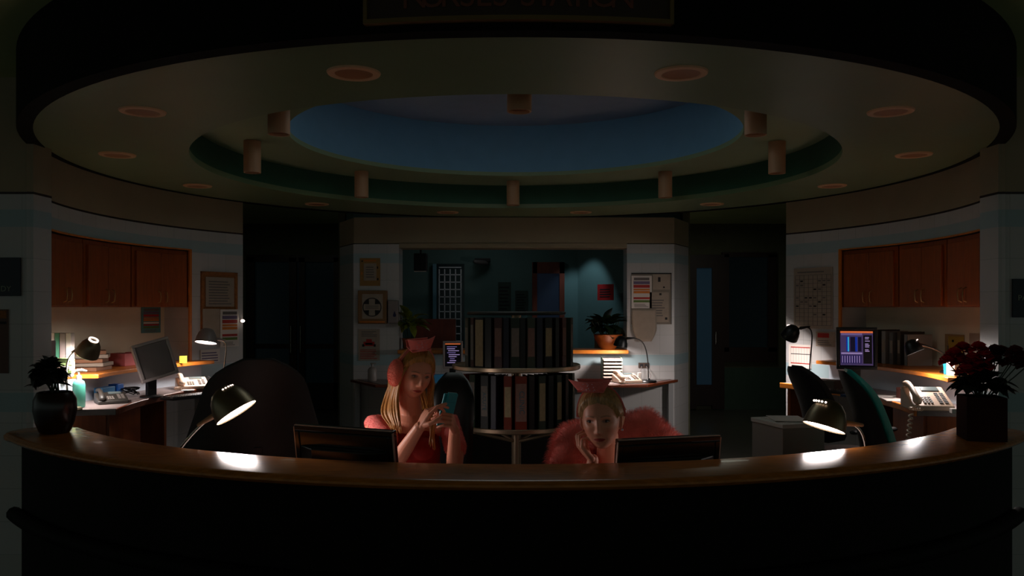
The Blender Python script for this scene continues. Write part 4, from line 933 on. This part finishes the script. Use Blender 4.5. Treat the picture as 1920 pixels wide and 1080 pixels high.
# right vase of red flowers
vx = P(1840, 835, 3.93); base = Vector((P(1840, 0, 3.84).x, 3.84, 1.10))
o = thing('flower_vase', 'square dark brown vase of deep red flowers on the right end of the counter', 'plant', base, rad(-14))
V = mat('dark_brown_lacquer', (.20, .07, .05), .7, var=.2, spec=.15)
m = MB(); wv = .083
for c, d in (((0, -wv, .098), (2*wv, .008, .196)), ((0, wv, .098), (2*wv, .008, .196)), ((-wv+.004, 0, .098), (.008, 2*wv, .196)), ((wv-.004, 0, .098), (.008, 2*wv, .196)), ((0, 0, .006), (2*wv-.01, 2*wv-.01, .012))): m.box(c, d)
m.build('vase', V, o, smooth=0, bevel=.0015)
MB().box((0, 0, .17), (2*wv-.018, 2*wv-.018, .02)).build('soil', MC['soil'], o, smooth=0)
m = MB(); foliage(m, (.0, 0, .25), (.10, .09, .07), 90, .075, .065, .5, -.4, .2)
for a, L in ((0, .13), (-20, .12), (15, .14), (180, .10), (200, .10), (160, .1)): m.leaf((.02*math.cos(rad(a)), 0, .24), (math.cos(rad(a)), math.sin(rad(a))*.6, .15), L, .05, .35)
m.build('foliage', mat('very_dark_leaf', (.06, .085, .055), .5), o)
RED = mat('deep_red_petal', (.78, .07, .14), .6, var=.25, scale=30)
RED2 = mat('dark_red_petal', (.36, .035, .06), .65, var=.25, scale=30)
m = MB()
FL = [(-.115, .375, 0), (-.07, .40, 0), (-.02, .405, 0), (-.09, .34, 0), (-.045, .355, 0), (.0, .37, 0), (-.14, .345, 0), (-.03, .32, 0), (-.075, .305, 0), (.01, .325, 0), (.05, .35, 1), (.085, .385, 1), (.12, .39, 1), (.15, .365, 1), (.11, .345, 1), (.17, .335, 1), (.06, .39, 1)]
for k, (fx, fz, dk) in enumerate(FL):
    fy = random.uniform(-.07, .03); m.tube([(fx*.2, fy*.3, .20), (fx*.7, fy, fz*.85), (fx, fy, fz)], .0025, n=6)
    b = MB(); rr = .045
    for q in range(26):
        a = q*2.4; e = 1-q/26*1.15; dd = Vector((math.cos(a)*math.sqrt(max(0, 1-e*e)), math.sin(a)*math.sqrt(max(0, 1-e*e)), e))
        b.leaf(Vector((fx, fy, fz))+dd*rr*.30, dd+Vector((0, 0, .10)), rr*.70, rr*1.25, .35)
    b.build('flower', RED2 if dk else RED, o)
m.build('stem', LEAF, o)
# plants on the opening ledge
o = thing('potted_plant', 'broad leaved plant in a brown bowl pot on the right of the opening ledge', 'plant', at(1140, 9.27, 1.243))
MB().lathe([(0, 0), (.075, 0), (.10, .03), (.145, .10), (.160, .16), (.152, .165), (.135, .11), (0, .10)], n=40).build('pot', TERRA, o)
MB().lathe([(0, .14), (.148, .14)], n=24, caps=False).build('soil', MC['soil'], o)
m = MB(); foliage(m, (-.03, 0, .26), (.20, .15, .12), 46, .15, .125, .45, -.35, .1); m.build('foliage', LEAF, o)
m = MB()
for k in range(8): a = k*.8; m.tube([(.05*math.cos(a), .05*math.sin(a), .13), (.15*math.cos(a)-.03, .12*math.sin(a), .30)], .005, n=6)
m.build('stem', LEAF, o)
o = thing('potted_plant', 'dim yellow green plant on the left of the opening ledge, behind the tiled column', 'plant', at(768, 9.27, 1.243))
MB().lathe([(0, 0), (.06, 0), (.085, .12), (.078, .12), (.0, .08)], n=32).build('pot', TERRA, o)
m = MB(); foliage(m, (.0, 0, .28), (.13, .12, .16), 30, .16, .10, .5, -.4, .2); m.build('foliage', LEAFY, o)
m = MB()
for k in range(6): a = k*1.1; m.tube([(.03*math.cos(a), .03*math.sin(a), .08), (.08*math.cos(a), .08*math.sin(a), .30)], .004, n=6)
m.build('stem', LEAF, o)
tag(propbox('brown_screen', '', '', (-1.05, 11.2, 0), (.55, .05, 1.55), REDDOOR, bevel=.004), 'brown wooden partition standing in the office behind the left plant', 'partition')
tag(propbox('orange_crate', '', '', (1.16, 10.6, 0), (.25, .3, 1.33), mat('tan_card_crate', (.55, .36, .18), .7), bevel=.004), 'tan cupboard end standing in the office behind the right plant', 'cupboard')

# ================================================================== PEOPLE
def sm(x): x = max(0., min(1., x)); return x*x*(3-2*x)
def head_point(a, b, feat=True):
    x, y, z = math.cos(b)*math.sin(a), -math.cos(b)*math.cos(a), math.sin(b); p = 2.25
    k = (abs(x)**p+abs(y)**p+abs(z)**p)**(-1/p); x *= k; y *= k; z *= k
    X = x*.073; Y = y*(.086 if y < 0 else .098); Z = z*(.110 if z > 0 else .117)
    s = max(0., -Z/.117); u = max(0., Z/.11); fr = sm(-Y/.03)
    if Y < 0: X *= 1-.33*s**1.5
    else: Y *= 1-.50*s**1.2; X *= 1-.2*s
    X *= 1-.07*u*u; X *= 1-.05*fr*math.exp(-((Z-.02)/.03)**2)
    if Y < 0: Y *= 1-.10*s; Y *= 1-.05*u
    if not feat: return Vector((X, Y, Z))
    def g(x0, z0, sx, sz, A):
        return A*math.exp(-((X-x0)/sx)**2-((Z-z0)/sz)**2)
    d = g(0, -.037, .0080, .010, .017)+g(0, -.018, .0075, .015, .013)+g(0, .004, .0075, .012, .006)+g(0, -.054, .006, .005, -.003)
    for q in (-1, 1):
        d += g(q*.0105, -.041, .0055, .006, .007)+g(q*.030, .001, .016, .010, -.0105)+g(q*.028, .020, .018, .006, .003)+g(q*.042, -.028, .018, .018, .004)+g(q*.024, -.069, .006, .008, -.003)+g(q*.046, -.062, .014, .018, -.003)
    d += g(0, -.0640, .016, .0035, .0050)+g(0, -.0745, .013, .0045, .0060)+g(0, -.0690, .019, .0018, -.0028)+g(0, -.085, .015, .006, -.004)+g(0, -.104, .018, .011, .006)
    return Vector((X, Y-d*fr, Z))
def head_geo(mb, M, nu=170, nv=150):
    vs = []; fs = []
    for j in range(nv+1):
        b = -math.pi/2+math.pi*j/nv
        for i in range(nu): vs.append(M @ head_point(2*math.pi*i/nu, b))
    for j in range(nv):
        for i in range(nu): i2 = (i+1) % nu; fs.append((j*nu+i, j*nu+i2, (j+1)*nu+i2, (j+1)*nu+i))
    mb.add(vs, fs)
    for s in (-1, 1):
        R = (M.to_3x3() @ Matrix.Rotation(rad(-14), 3, 'X') @ Matrix.Rotation(s*rad(22), 3, 'Z'))
        mb.ball(M @ Vector((s*.075, .010, -.012)), (.0065, .017, .030), 20, 14, R)
        mb.ball(M @ Vector((s*.074, .004, -.034)), (.006, .009, .010), 14, 10, R)
def surf_y(x, z):
    a, b = math.asin(max(-1, min(1, x/.075))), math.asin(max(-1, min(1, z/.115)))
    for _ in range(7):
        p = head_point(a, b); a += (x-p.x)/.09; b += (z-p.z)/.12
    return head_point(a, b).y
def finish(mb, name, voxel, m, parent=None, smooth=4, origin=None, fac=.5):
    o = mb.build(name+'_raw', m, smooth=0)
    r = o.modifiers.new('r', 'REMESH'); r.mode = 'VOXEL'; r.voxel_size = voxel; r.use_smooth_shade = True
    if smooth: q = o.modifiers.new('s', 'SMOOTH'); q.iterations = smooth; q.factor = fac
    me = bpy.data.meshes.new_from_object(o.evaluated_get(bpy.context.evaluated_depsgraph_get()))
    bpy.data.objects.remove(o); me.name = name
    n = bpy.data.objects.new(name, me); COL.objects.link(n)
    if not me.materials: me.materials.append(m)
    me.shade_smooth()
    if parent is not None: n.parent = parent; me.transform(Matrix.Translation(-parent.location))
    return n
def hand(mb, Wp, d, n, thumb, curls, spread=.10, k=1.0, tc=(.5, .3, .3)):
    Wp = Vector(Wp); d = Vector(d).normalized(); n = Vector(n); n = (n-d*n.dot(d)).normalized(); s = d.cross(n)*thumb
    L = [(.042, .026, .021), (.046, .029, .022), (.043, .027, .021), (.033, .021, .018)]
    off = [.027, .009, -.009, -.026]; kn = [.083, .086, .082, .074]
    for f in range(4):
        base = Wp+s*off[f]*k+d*kn[f]*k
        mb.ctube([Wp+s*off[f]*.62*k+d*.008, Wp+s*off[f]*.9*k+d*.05*k, base], [.0135*k, .0125*k, .0098*k], 12)
        dd = (d+s*spread*(off[f]/.027)*.8).normalized(); p = base; pts = [p]; ang = 0
        for q in range(3):
            ang += curls[f][q]; p = p+(dd*math.cos(ang)+n*math.sin(ang))*L[f][q]*k; pts.append(p)
        r0 = .0086 if f < 3 else .0075
        mb.ctube(pts, [r0*k, r0*.95*k, r0*.86*k, r0*.74*k], 12)
    # thumb
    b = Wp+s*.022*k+d*.022*k+n*.004; t1 = (s*.75+d*.62+n*tc[0]).normalized(); t2 = (s*.35+d*.80+n*(tc[0]+tc[1])).normalized(); t3 = (s*.15+d*.85+n*(tc[0]+tc[1]+tc[2])).normalized()
    p1 = b+t1*.040*k; p2 = p1+t2*.033*k; p3 = p2+t3*.026*k
    mb.ctube([b, p1, p2, p3], [.0145*k, .0115*k, .0100*k, .0082*k], 12)
    return s
def skin_mat(name, base):
    m = bpy.data.materials.new(name); m.use_nodes = True; nt = m.node_tree; b = nt.nodes['Principled BSDF']
    a = nt.nodes.new('ShaderNodeAttribute'); a.attribute_name = 'tone'; nt.links.new(a.outputs['Color'], b.inputs['Base Color'])
    b.inputs['Roughness'].default_value = .46; b.inputs['Subsurface Weight'].default_value = .08; b.inputs['Subsurface Radius'].default_value = (.02, .008, .004); b.inputs['Subsurface Scale'].default_value = .5
    return m
def paint(o, M, T, base, lip, brow, lid):
    me = o.data; at_ = me.color_attributes.new('tone', 'FLOAT_COLOR', 'POINT'); Mi = M.inverted() @ T; out = []
    B, Lp, Br, Ld = [Vector(lin(c)) for c in (base, lip, brow, lid)]
    for v in me.vertices:
        c = B.copy(); p = Mi @ v.co
        if p.y < -.045 and abs(p.x) < .06 and -.12 < p.z < .05 and p.y > surf_y(p.x, p.z)-.005:
            q = abs(p.x)/.0225
            if q < 1:
                h = .0085*(1-q*q)**.6; t = 1-abs(p.z+.0692)/max(h, 1e-4)
                if t > 0: c = c.lerp(Lp, min(1, t*3))
            ax = abs(p.x); bz = .0195+.0035*math.sin((ax-.012)/.036*2.4)-max(0, ax-.034)*.25
            if .012 < ax < .048: c = c.lerp(Br, .75*max(0, 1-abs(p.z-bz)/.0032))
            e = ((ax-.030)/.017)**2+((p.z-.003)/.009)**2
            if e < 1: c = c.lerp(Ld, min(1, (1-e)*1.6)*.7)
            ck = ((ax-.040)/.02)**2+((p.z+.034)/.016)**2
            if ck < 1: c = c.lerp(Vector(lin((.86, .46, .38))), .3*(1-ck))
        out += [c.x, c.y, c.z, 1]
    at_.data.foreach_set('color', out)
EYEW = mat('eye_white', (.72, .68, .66), .25); IRIS = mat('dark_iris', (.10, .09, .08), .15); LASH = mat('dark_lash', (.06, .04, .035), .6)
def eyes(parent, M, gaze=(0, 0), openz=.0058):
    T = Matrix.Translation(-parent.location)
    for s in (-1, 1):
        y = surf_y(s*.030, .001)
        cy_ = y+.0105; A = T @ M
        e = MB(A); e.ball((s*.030, cy_, .001), (.0135, .0125, openz), 24, 14); eo = e.build('eye', EYEW, parent)
        m = MB(A); m.ball((s*.030+gaze[0], cy_-.0092, .001+gaze[1]), (.0056, .0040, min(openz*.92, .0054)), 18, 12); m.build('iris', IRIS, eo)
        m = MB(A); pts = []
        for k in range(11):
            u = -1+2*k/10; pts.append((s*.030+.0142*u, y-.0022+.0045*u*u, .001+openz*(1-u*u)*1.02-.0008))
        m.tube(pts, [.0006+.0012*(1-abs(-1+2*k/10)) for k in range(11)], n=6); m.build('upper_lashes', LASH, eo)
def hairline(a):
    a = abs((a+math.pi) % (2*math.pi)-math.pi)
    K = [(0, .072), (.6, .062), (.95, .040), (1.2, .005), (1.45, .012), (1.75, -.02), (2.1, -.055), (3.15, -.085)]
    for (x0, y0), (x1, y1) in zip(K, K[1:]):
        if a <= x1: return y0+(y1-y0)*(a-x0)/(x1-x0)
    return -.085
def hair_cap(parent, M, m, off=.012, vol=(0, 0, 0), part=0., name='hair', hl=0):
    nu, nv = 220, 120; vs = []; keep = {}; fs = []; T = Matrix.Translation(-parent.location) @ M
    for j in range(nv+1):
        b = -math.pi/2+math.pi*j/nv
        for i in range(nu):
            a = 2*math.pi*i/nu; p = head_point(a, b, False); zh = hairline(a)+hl
            t = (p.z-zh)/.022; w = sm(t)
            n_ = Vector((p.x/.073, p.y/.09, p.z/.11)).normalized()
            st = math.sin(a*70+3*noise.noise(p*30))*.0009+noise.noise(Vector((a*22, p.z*9, 0)))*.003
            q = p+n_*(off*w+st*w-.0015*(1-w))+Vector((vol[0]*n_.x, max(0, n_.y)*vol[1], vol[2]*max(0, n_.z)))*w
            if part and abs(p.x-.005) < .006 and p.y < .02 and p.z > .05: q -= n_*.004*w
            keep[j*nu+i] = t > -.05; vs.append(q)
    for j in range(nv):
        for i in range(nu):
            f = (j*nu+i, j*nu+(i+1) % nu, (j+1)*nu+(i+1) % nu, (j+1)*nu+i)
            if all(keep[k] for k in f): fs.append(f)
    return MB(T).add(vs, fs).build(name, m, parent, smooth=180)
def nurse_cap(parent, M, c, R, w0, w1, h, depth, m=PINK):
    A = Matrix.Translation(-parent.location) @ M @ Matrix.Translation(c) @ R.to_4x4()
    mb = MB(A); N = 14; th = .004
    def wall(y0, y1, hs, ws=1):
        vs = []; fs = []; w1_ = w0+(w1-w0)*ws
        for layer in (0, 1):
            for j in (0, 1):
                for i in range(N+1):
                    u = -1+2*i/N; w_ = (w0, w1_)[j]; bow = -.020*(1-u*u)
                    vs.append((u*w_/2, (y0, y1)[j]+bow*(1 if y0 < 0 else -1)+layer*th, (0, h*hs+.006*u*u)[j]))
        A_ = 2*(N+1)
        for i in range(N):
            fs += [(i, i+1, N+2+i, N+1+i), (A_+i, A_+N+1+i, A_+N+2+i, A_+i+1), (N+1+i, N+2+i, A_+N+2+i, A_+N+1+i), (i, A_+i, A_+i+1, i+1)]
        fs += [(0, N+1, A_+N+1, A_), (N, A_+N, A_+2*N+1, 2*N+1)]
        mb.add(vs, fs)
    wall(-depth/2, -depth/2-.012, 1); wall(depth/2, depth/2+.004, .55, .4)
    mb.prism([(-w0/2, -depth/2-.018), (w0/2, -depth/2-.018), (w0/2, depth/2+.015), (-w0/2, depth/2+.015)], -.001, .004)
    o = mb.build('nurse_cap', m, parent, smooth=50)
    s = MB(A); random.seed(4)
    for k in range(22): s.ball((random.gauss(-.012, .02), -depth/2-.034+random.uniform(-.001, .002), h*random.uniform(.15, .95)), .0016, 6, 4)
    s.build('rhinestones', SPARK, o)
    return o
def headband(parent, M, r=.0075, tilt=-.02, w=1.6, y0=.0, m=PINK, lo=-.02):
    A = Matrix.Translation(-parent.location) @ M; pts = []
    for k in range(33):
        a = math.pi*(k/32); x = math.cos(a); z = math.sin(a); pts.append((x*.086, y0+tilt*z, lo+(.110+.0160-lo)*z))
    return MB(A).tube(pts, r, n=12, flat=.35, up=(0, .0, 1)).build('headband', m, parent)
def strands(base, n, L, wd, m, name, parent, droop=.4, seed=1, zmin=-9):
    random.seed(seed); me = base.data; me.calc_loop_triangles(); tris = me.loop_triangles; V = me.vertices
    cum = []; t_ = 0
    for t in tris: t_ += t.area; cum.append(t_)
    import bisect
    vs = []; fs = []; N = me.vertices
    for i in range(n):
        t = tris[bisect.bisect(cum, random.random()*t_) % len(tris)]; a, b = random.random(), random.random()
        if a+b > 1: a, b = 1-a, 1-b
        p = V[t.vertices[0]].co*(1-a-b)+V[t.vertices[1]].co*a+V[t.vertices[2]].co*b
        nn = (V[t.vertices[0]].normal+Vector((random.gauss(0, .35), random.gauss(0, .35), random.gauss(0, .35)))).normalized()
        l = L*random.uniform(.55, 1.15); sd = nn.cross(Vector((random.random()-.5, random.random()-.5, random.random()-.5))).normalized()*wd
        m1 = p+nn*l*.55; m2 = p+nn*l+Vector((0, 0, -l*droop))
        k = len(vs); vs += [p-sd, p+sd, m1-sd*.7, m1+sd*.7, m2]; fs += [(k, k+1, k+3, k+2), (k+2, k+3, k+4)]
    o = MB().add(vs, fs).build(name, m, parent, smooth=180); return o
def HM(c, yaw, pitch, roll): return Matrix.Translation(c) @ Matrix.Rotation(rad(yaw), 4, 'Z') @ Matrix.Rotation(rad(roll), 4, 'Y') @ Matrix.Rotation(rad(pitch), 4, 'X')

# ---------------- person holding a phone
Hc = P(779, 700, 3.95); M = HM(Hc, 28, 10, 8)
o = thing('person', 'person with long blonde hair, coral earmuff and pink nurse cap, holding a teal phone', 'person', (Hc.x, 4.10, .66)); pL = o
OL = Matrix.Translation(o.location)
mb = MB(); head_geo(mb, M)
chest = P(772, 822, 4.04); nb = P(771, 775, 4.02)
mb.ctube([M @ Vector((0, .022, -.045)), M @ Vector((0, .030, -.095)), nb+Vector((0, 0, -.02))], [.052, .050, .056], 24)
shL, shR = P(706, 800, 4.03), P(842, 797, 4.05); hip = Vector((Hc.x, 4.14, .80))
mb.ctube([shL, nb+Vector((0, .01, -.05)), shR], [.052, .068, .052], 24, .8)
mb.ctube([nb+Vector((0, .01, -.07)), chest+Vector((0, .02, 0)), (hip+chest)/2, hip], [.10, .125, .105, .13], 28, .78, up=(0, 1, 0))
for s in (-1, 1):
    mb.ctube([hip+Vector((s*.08, -.02, -.06)), (hip.x+s*.11, 3.72, .66), (hip.x+s*.11, 3.66, .58), (hip.x+s*.11, 3.72, .30), (hip.x+s*.11, 3.74, .10)], [.085, .060, .055, .050, .035], 16)
    mb.ctube([(hip.x+s*.11, 3.76, .045), (hip.x+s*.11, 3.60, .035)], [.036, .028], 12)
elL, wrL = P(744, 866, 3.79), P(787, 800, 3.66)
mb.ctube([shL, (shL+elL)/2, elL], [.046, .042, .036], 18); mb.ctube([elL, elL*.6+wrL*.4, wrL], [.036, .034, .024], 18)
hand(mb, wrL, (.46, -.10, .80), (.75, .45, -.45), -1, [(.25, .35, .25), (.55, .6, .4), (.75, .7, .5), (.85, .75, .5)], .16, .95, (.2, .1, .1))
elR, wrR = P(850, 905, 3.86), P(852, 806, 3.74)
mb.ctube([shR, (shR+elR)/2+Vector((.02, 0, 0)), elR], [.046, .042, .036], 18); mb.ctube([elR, elR*.6+wrR*.4, wrR], [.036, .034, .024], 18)
hand(mb, wrR, (-.12, -.74, .62), (-1, .12, -.05), -1, [(1.15, .55, .3), (1.2, .55, .3), (1.25, .6, .3), (1.3, .6, .3)], .14, .95, (.9, .4, .2))
SK = skin_mat('skin', None)
b = finish(mb, 'body', .0024, SK, o, 3); paint(b, M, OL, (.92, .60, .48), (.62, .20, .18), (.44, .30, .18), (.50, .33, .30))
eyes(o, M, (.001, -.003), .0040)
hair_cap(o, M, BLONDE, .013, (.004, .012, .004), 1, hl=-.004)
# long locks
lk = []
T = Matrix.Translation(-o.location); random.seed(21)
def lock(pts, r, flat=.45, n=10):
    P_ = [Vector(p) for p in pts]; out = []; K = 22
    for i in range(K+1):      # Catmull-Rom
        t = i/K*(len(P_)-1); k = min(int(t), len(P_)-2); f = t-k
        p0, p1, p2, p3 = P_[max(k-1, 0)], P_[k], P_[k+1], P_[min(k+2, len(P_)-1)]
        out.append(.5*((2*p1)+(p2-p0)*f+(2*p0-5*p1+4*p2-p3)*f*f+(3*p1-p0-3*p2+p3)*f**3))
    rs = [r*(.55+.45*math.sin(math.pi*min(1, .15+i/K*.9)))*(1 if i < K*.8 else 1-.8*(i-K*.8)/(K*.2)) for i in range(K+1)]
    return out, rs
hb = MB(T)
for i in range(34):
    u = i/33; j = random.uniform(-1, 1)
    s0 = M @ Vector((-.045-.035*u, -.035+.10*u, .070-.04*u+.02*j))
    s1 = M @ Vector((-.086-.004*j, -.045+.095*u, -.01))
    x1 = 722+u*24 if i % 3 else 735+u*18
    out, rs = lock([s0, s1, P(746-u*22+3*j, 745, 3.90+.07*u), P(748-u*30+4*j, 775, 3.87+.06*u), P(752-u*18+5*j, 806+8*j, 3.84+.05*u)], .0085+.003*random.random())
    hb.tube(out, rs, n=8, flat=.6)
for i in range(20):
    u = i/19; j = random.uniform(-1, 1)
    s0 = M @ Vector((.040+.035*u, -.035+.09*u, .070-.03*u)); s1 = M @ Vector((.083+.003*j, -.040+.09*u, -.02))
    out, rs = lock([s0, s1, P(811-6*u+3*j, 745, 3.93+.05*u), P(812-4*u+4*j, 790, 3.90+.04*u), P(806+10*u+3*j, 838+7*j, 3.87+.02*u)], .008+.003*random.random())
    hb.tube(out, rs, n=8, flat=.6)
for i in range(26):     # back hair behind the shoulders
    u = i/25; j = random.uniform(-1, 1); sx = -.075+.15*u
    s0 = M @ Vector((sx, .085, .03)); out, rs = lock([s0, M @ Vector((sx*1.1, .10, -.06)), P(730+75*u, 765, 4.13), P(728+80*u, 815, 4.16+.02*j)], .014)
    hb.tube(out, rs, n=8, flat=.6)
hb.build('long_hair', BLONDE, o, smooth=180)
headband(o, M, .012, -.012, y0=.004, lo=0)
A = T @ M
mf = MB(A); mf.ball((-.100, -.006, -.006), (.034, .054, .064), 36, 24); muff = mf.build('earmuff', PINKMUFF, o)
strands(muff, 4000, .004, .0006, PINKMUFF, 'plush', muff, .1, 3)
mf = MB(A); mf.tube([(.092*math.cos(math.pi*k/24), .018+.002*math.sin(k), -.01+(.142)*math.sin(math.pi*k/24)) for k in range(8, 25)], .006, n=10, flat=.5).build('earmuff_band', PINK, o)
nurse_cap(o, M, Vector((-.012, -.010, .122)), Matrix.Rotation(rad(-14), 3, 'Y') @ Matrix.Rotation(rad(6), 3, 'X'), .095, .135, .058, .05)
# dress and coat
mb = MB()
mb.ctube([chest+Vector((0, .015, .02)), chest+Vector((0, .02, -.06)), (hip+chest)/2, hip+Vector((0, 0, -.02))], [.128, .140, .118, .150], 30, .80, up=(0, 1, 0))
for s in (-1, 1): mb.ball(chest+Vector((s*.058+.01, -.085, -.035)), (.058, .05, .055), 24, 16)
mb.ctube([hip+Vector((0, 0, -.02)), (hip.x, 3.82, .69)], [.14, .13], 24, .6, up=(0, 0, 1))
dr = finish(mb, 'dress', .007, DRESS, o, 5)
mb = MB()
mb.ctube([nb+Vector((-.055, .02, -.055)), shL+Vector((-.004, 0, .0)), (shL+elL)/2+Vector((0, .02, .02))], [.048, .066, .056], 22)
mb.ctube([nb+Vector((.060, .02, -.06)), shR, (shR+elR)/2+Vector((.02, .02, .02))], [.045, .062, .054], 22)
ct = finish(mb, 'coat', .006, PINK, o, 4); strands(ct, 9000, .006, .0006, PINK, 'coat_pile', ct, .3, 5)
mb = MB(); tag(mb.tube([P(735, 772, 3.93), P(760, 800, 3.91), P(768, 812, 3.905), P(790, 790, 3.92), P(806, 768, 3.96)], .0022, n=6).build('necklace', CHROME, o)) if False else None
# phone in the hand
pc = P(838, 768, 3.71)
o2 = thing('mobile_phone', 'dark phone in a teal case held up by the person with the earmuff', 'phone', pc)
up_ = Vector((.24, -.10, .96)).normalized(); fc = Vector((-.62, .77, .10)); fc = (fc-up_*fc.dot(up_)).normalized(); sd = up_.cross(fc)
Rm = Matrix((sd, up_, fc)).transposed().to_4x4()
MB(Rm).box((0, 0, -.003), (.074, .150, .010)).build('case', mat('teal_case', (.10, .60, .66), .35), o2, smooth=0, bevel=.004, seg=3)
MB(Rm).box((0, 0, .0035), (.066, .138, .003)).build('screen', BLKG, o2, smooth=0, bevel=.001)
MB(Rm).box((.0, .060, -.012), (.05, .045, .010)).build('case_bow', mat('teal_case', (.10, .60, .66), .35), o2, smooth=0, bevel=.004, seg=3)

# ---------------- person in fur leaning on the hand
Hc = P(1127, 784, 3.44); M = HM(Hc, -15, 4, -3) @ Matrix.Scale(1.07, 4)
o = thing('person', 'person in a fluffy pink fur coat and pink nurse cap, chin resting on one hand', 'person', (.42, 4.05, .66))
OL = Matrix.Translation(o.location); T = Matrix.Translation(-o.location)
mb = MB(); head_geo(mb, M)
nb = P(1140, 870, 3.72); chest = P(1160, 905, 3.80); hip = Vector((.43, 4.12, .80))
mb.ctube([M @ Vector((.006, .030, -.045)), M @ Vector((.012, .06, -.085)), nb], [.046, .044, .052], 24)
shL, shR = P(1080, 865, 3.76), P(1212, 850, 3.86)
mb.ctube([shL, nb+Vector((0, .02, -.03)), shR], [.050, .066, .050], 22, .8)
mb.ctube([nb+Vector((0, .02, -.04)), chest, (chest+hip)/2, hip], [.10, .12, .105, .13], 26, .78, up=(0, 1, 0))
for s in (-1, 1):
    mb.ctube([hip+Vector((s*.08, -.02, -.06)), (hip.x+s*.11, 3.72, .66), (hip.x+s*.11, 3.66, .58), (hip.x+s*.11, 3.72, .30), (hip.x+s*.11, 3.74, .10)], [.085, .060, .055, .050, .035], 16)
    mb.ctube([(hip.x+s*.11, 3.76, .045), (hip.x+s*.11, 3.60, .035)], [.036, .028], 12)
elL = Vector((P(1092, 0, 3.48).x, 3.50, .815)); wrL = P(1112, 862, 3.455)
mb.ctube([shL, (shL+elL)/2, elL], [.045, .041, .035], 18); mb.ctube([elL, elL*.55+wrL*.45, wrL], [.035, .034, .0235], 18)
hand(mb, wrL+Vector((-.004, -.01, .0)), (-.66, .05, .75), (.80, .20, .55), 1, [(.55, 1.15, .7), (.6, 1.25, .8), (.65, 1.3, .8), (.7, 1.3, .8)], .08, .95, (.5, .2, .2))
elR = Vector((P(1250, 0, 3.8).x, 3.80, .825)); wrR = Vector((P(1175, 0, 3.72).x, 3.70, .812))
mb.ctube([shR, (shR+elR)/2, elR], [.045, .041, .035], 18); mb.ctube([elR, (elR+wrR)/2, wrR], [.035, .033, .024], 18)
hand(mb, wrR, (-1, -.15, 0), (0, 0, -1), -1, [(.2, .3, .2)]*4, .1, .95)
b = finish(mb, 'body', .0024, SK, o, 3); paint(b, M, OL, (.93, .62, .51), (.62, .22, .20), (.42, .29, .18), (.46, .31, .29))
eyes(o, M, (-.001, -.0005), .0056)
hair_cap(o, M, GOLDH, .013, (.003, .020, .004), 1, hl=-.006)
mb = MB(T @ M)
for i in range(30):     # gathered hair at the back of the head
    u = i/29; a = rad(-70+140*u)
    mb.tube([(math.sin(a)*.080, .02, .045+.03*math.cos(a)), (math.sin(a)*.082, .07, .02), (math.sin(a)*.055, .115, -.01), (math.sin(a)*.02, .13, -.03)], [.006, .013, .012, .006], n=8, flat=.5)
mb.ball((0, .118, -.03), (.045, .035, .045), 24, 16); mb.build('gathered_hair', GOLDH, o, smooth=180)
headband(o, M, .012, -.008, y0=.010, lo=.005)
nurse_cap(o, M, Vector((-.022, -.030, .119)), Matrix.Rotation(rad(2), 3, 'Y') @ Matrix.Rotation(rad(8), 3, 'X'), .100, .165, .043, .055)
MB(T @ M).ball((.078, .0, -.046), .005, 12, 8).build('earring', SPARK, o)
mb = MB()
mb.ctube([P(1108, 818, 3.84), P(1078, 832, 3.77), P(1066, 875, 3.66), P(1068, 940, 3.56)], [.080, .095, .090, .080], 26)
mb.ctube([P(1165, 822, 3.92), P(1208, 808, 3.90), P(1240, 840, 3.82), P(1250, 930, 3.68)], [.10, .105, .100, .085], 26)
mb.ctube([P(1110, 850, 3.90), P(1150, 850, 3.95), P(1200, 850, 3.94)], [.09, .10, .10], 26)
mb.ctube([P(1150, 890, 3.92), (hip.x, 4.05, 1.0), hip], [.15, .15, .17], 28, .8, up=(0, 1, 0))
ft = finish(mb, 'fur_coat', .009, FUR, o, 5); strands(ft, 42000, .036, .0005, FUR, 'fur_pile', ft, .25, 9)

o = thing('glowing_dot', 'tiny glowing dot on the tiled wall edge beside the left hallway', 'light', C(3.10, rad(-56.2), P(463, 604, 7.9).z))
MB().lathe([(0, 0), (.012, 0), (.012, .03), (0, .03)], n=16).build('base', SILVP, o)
MB().ball((.020, -.01, .012), (.020, .012, .014), 16, 10).build('bulb', mat('dot_glow', (1, 1, 1), .5, emit=4, emrgb=(1, .92, .86)), o)  # small emissive ball drawn for a bright dot of unknown kind
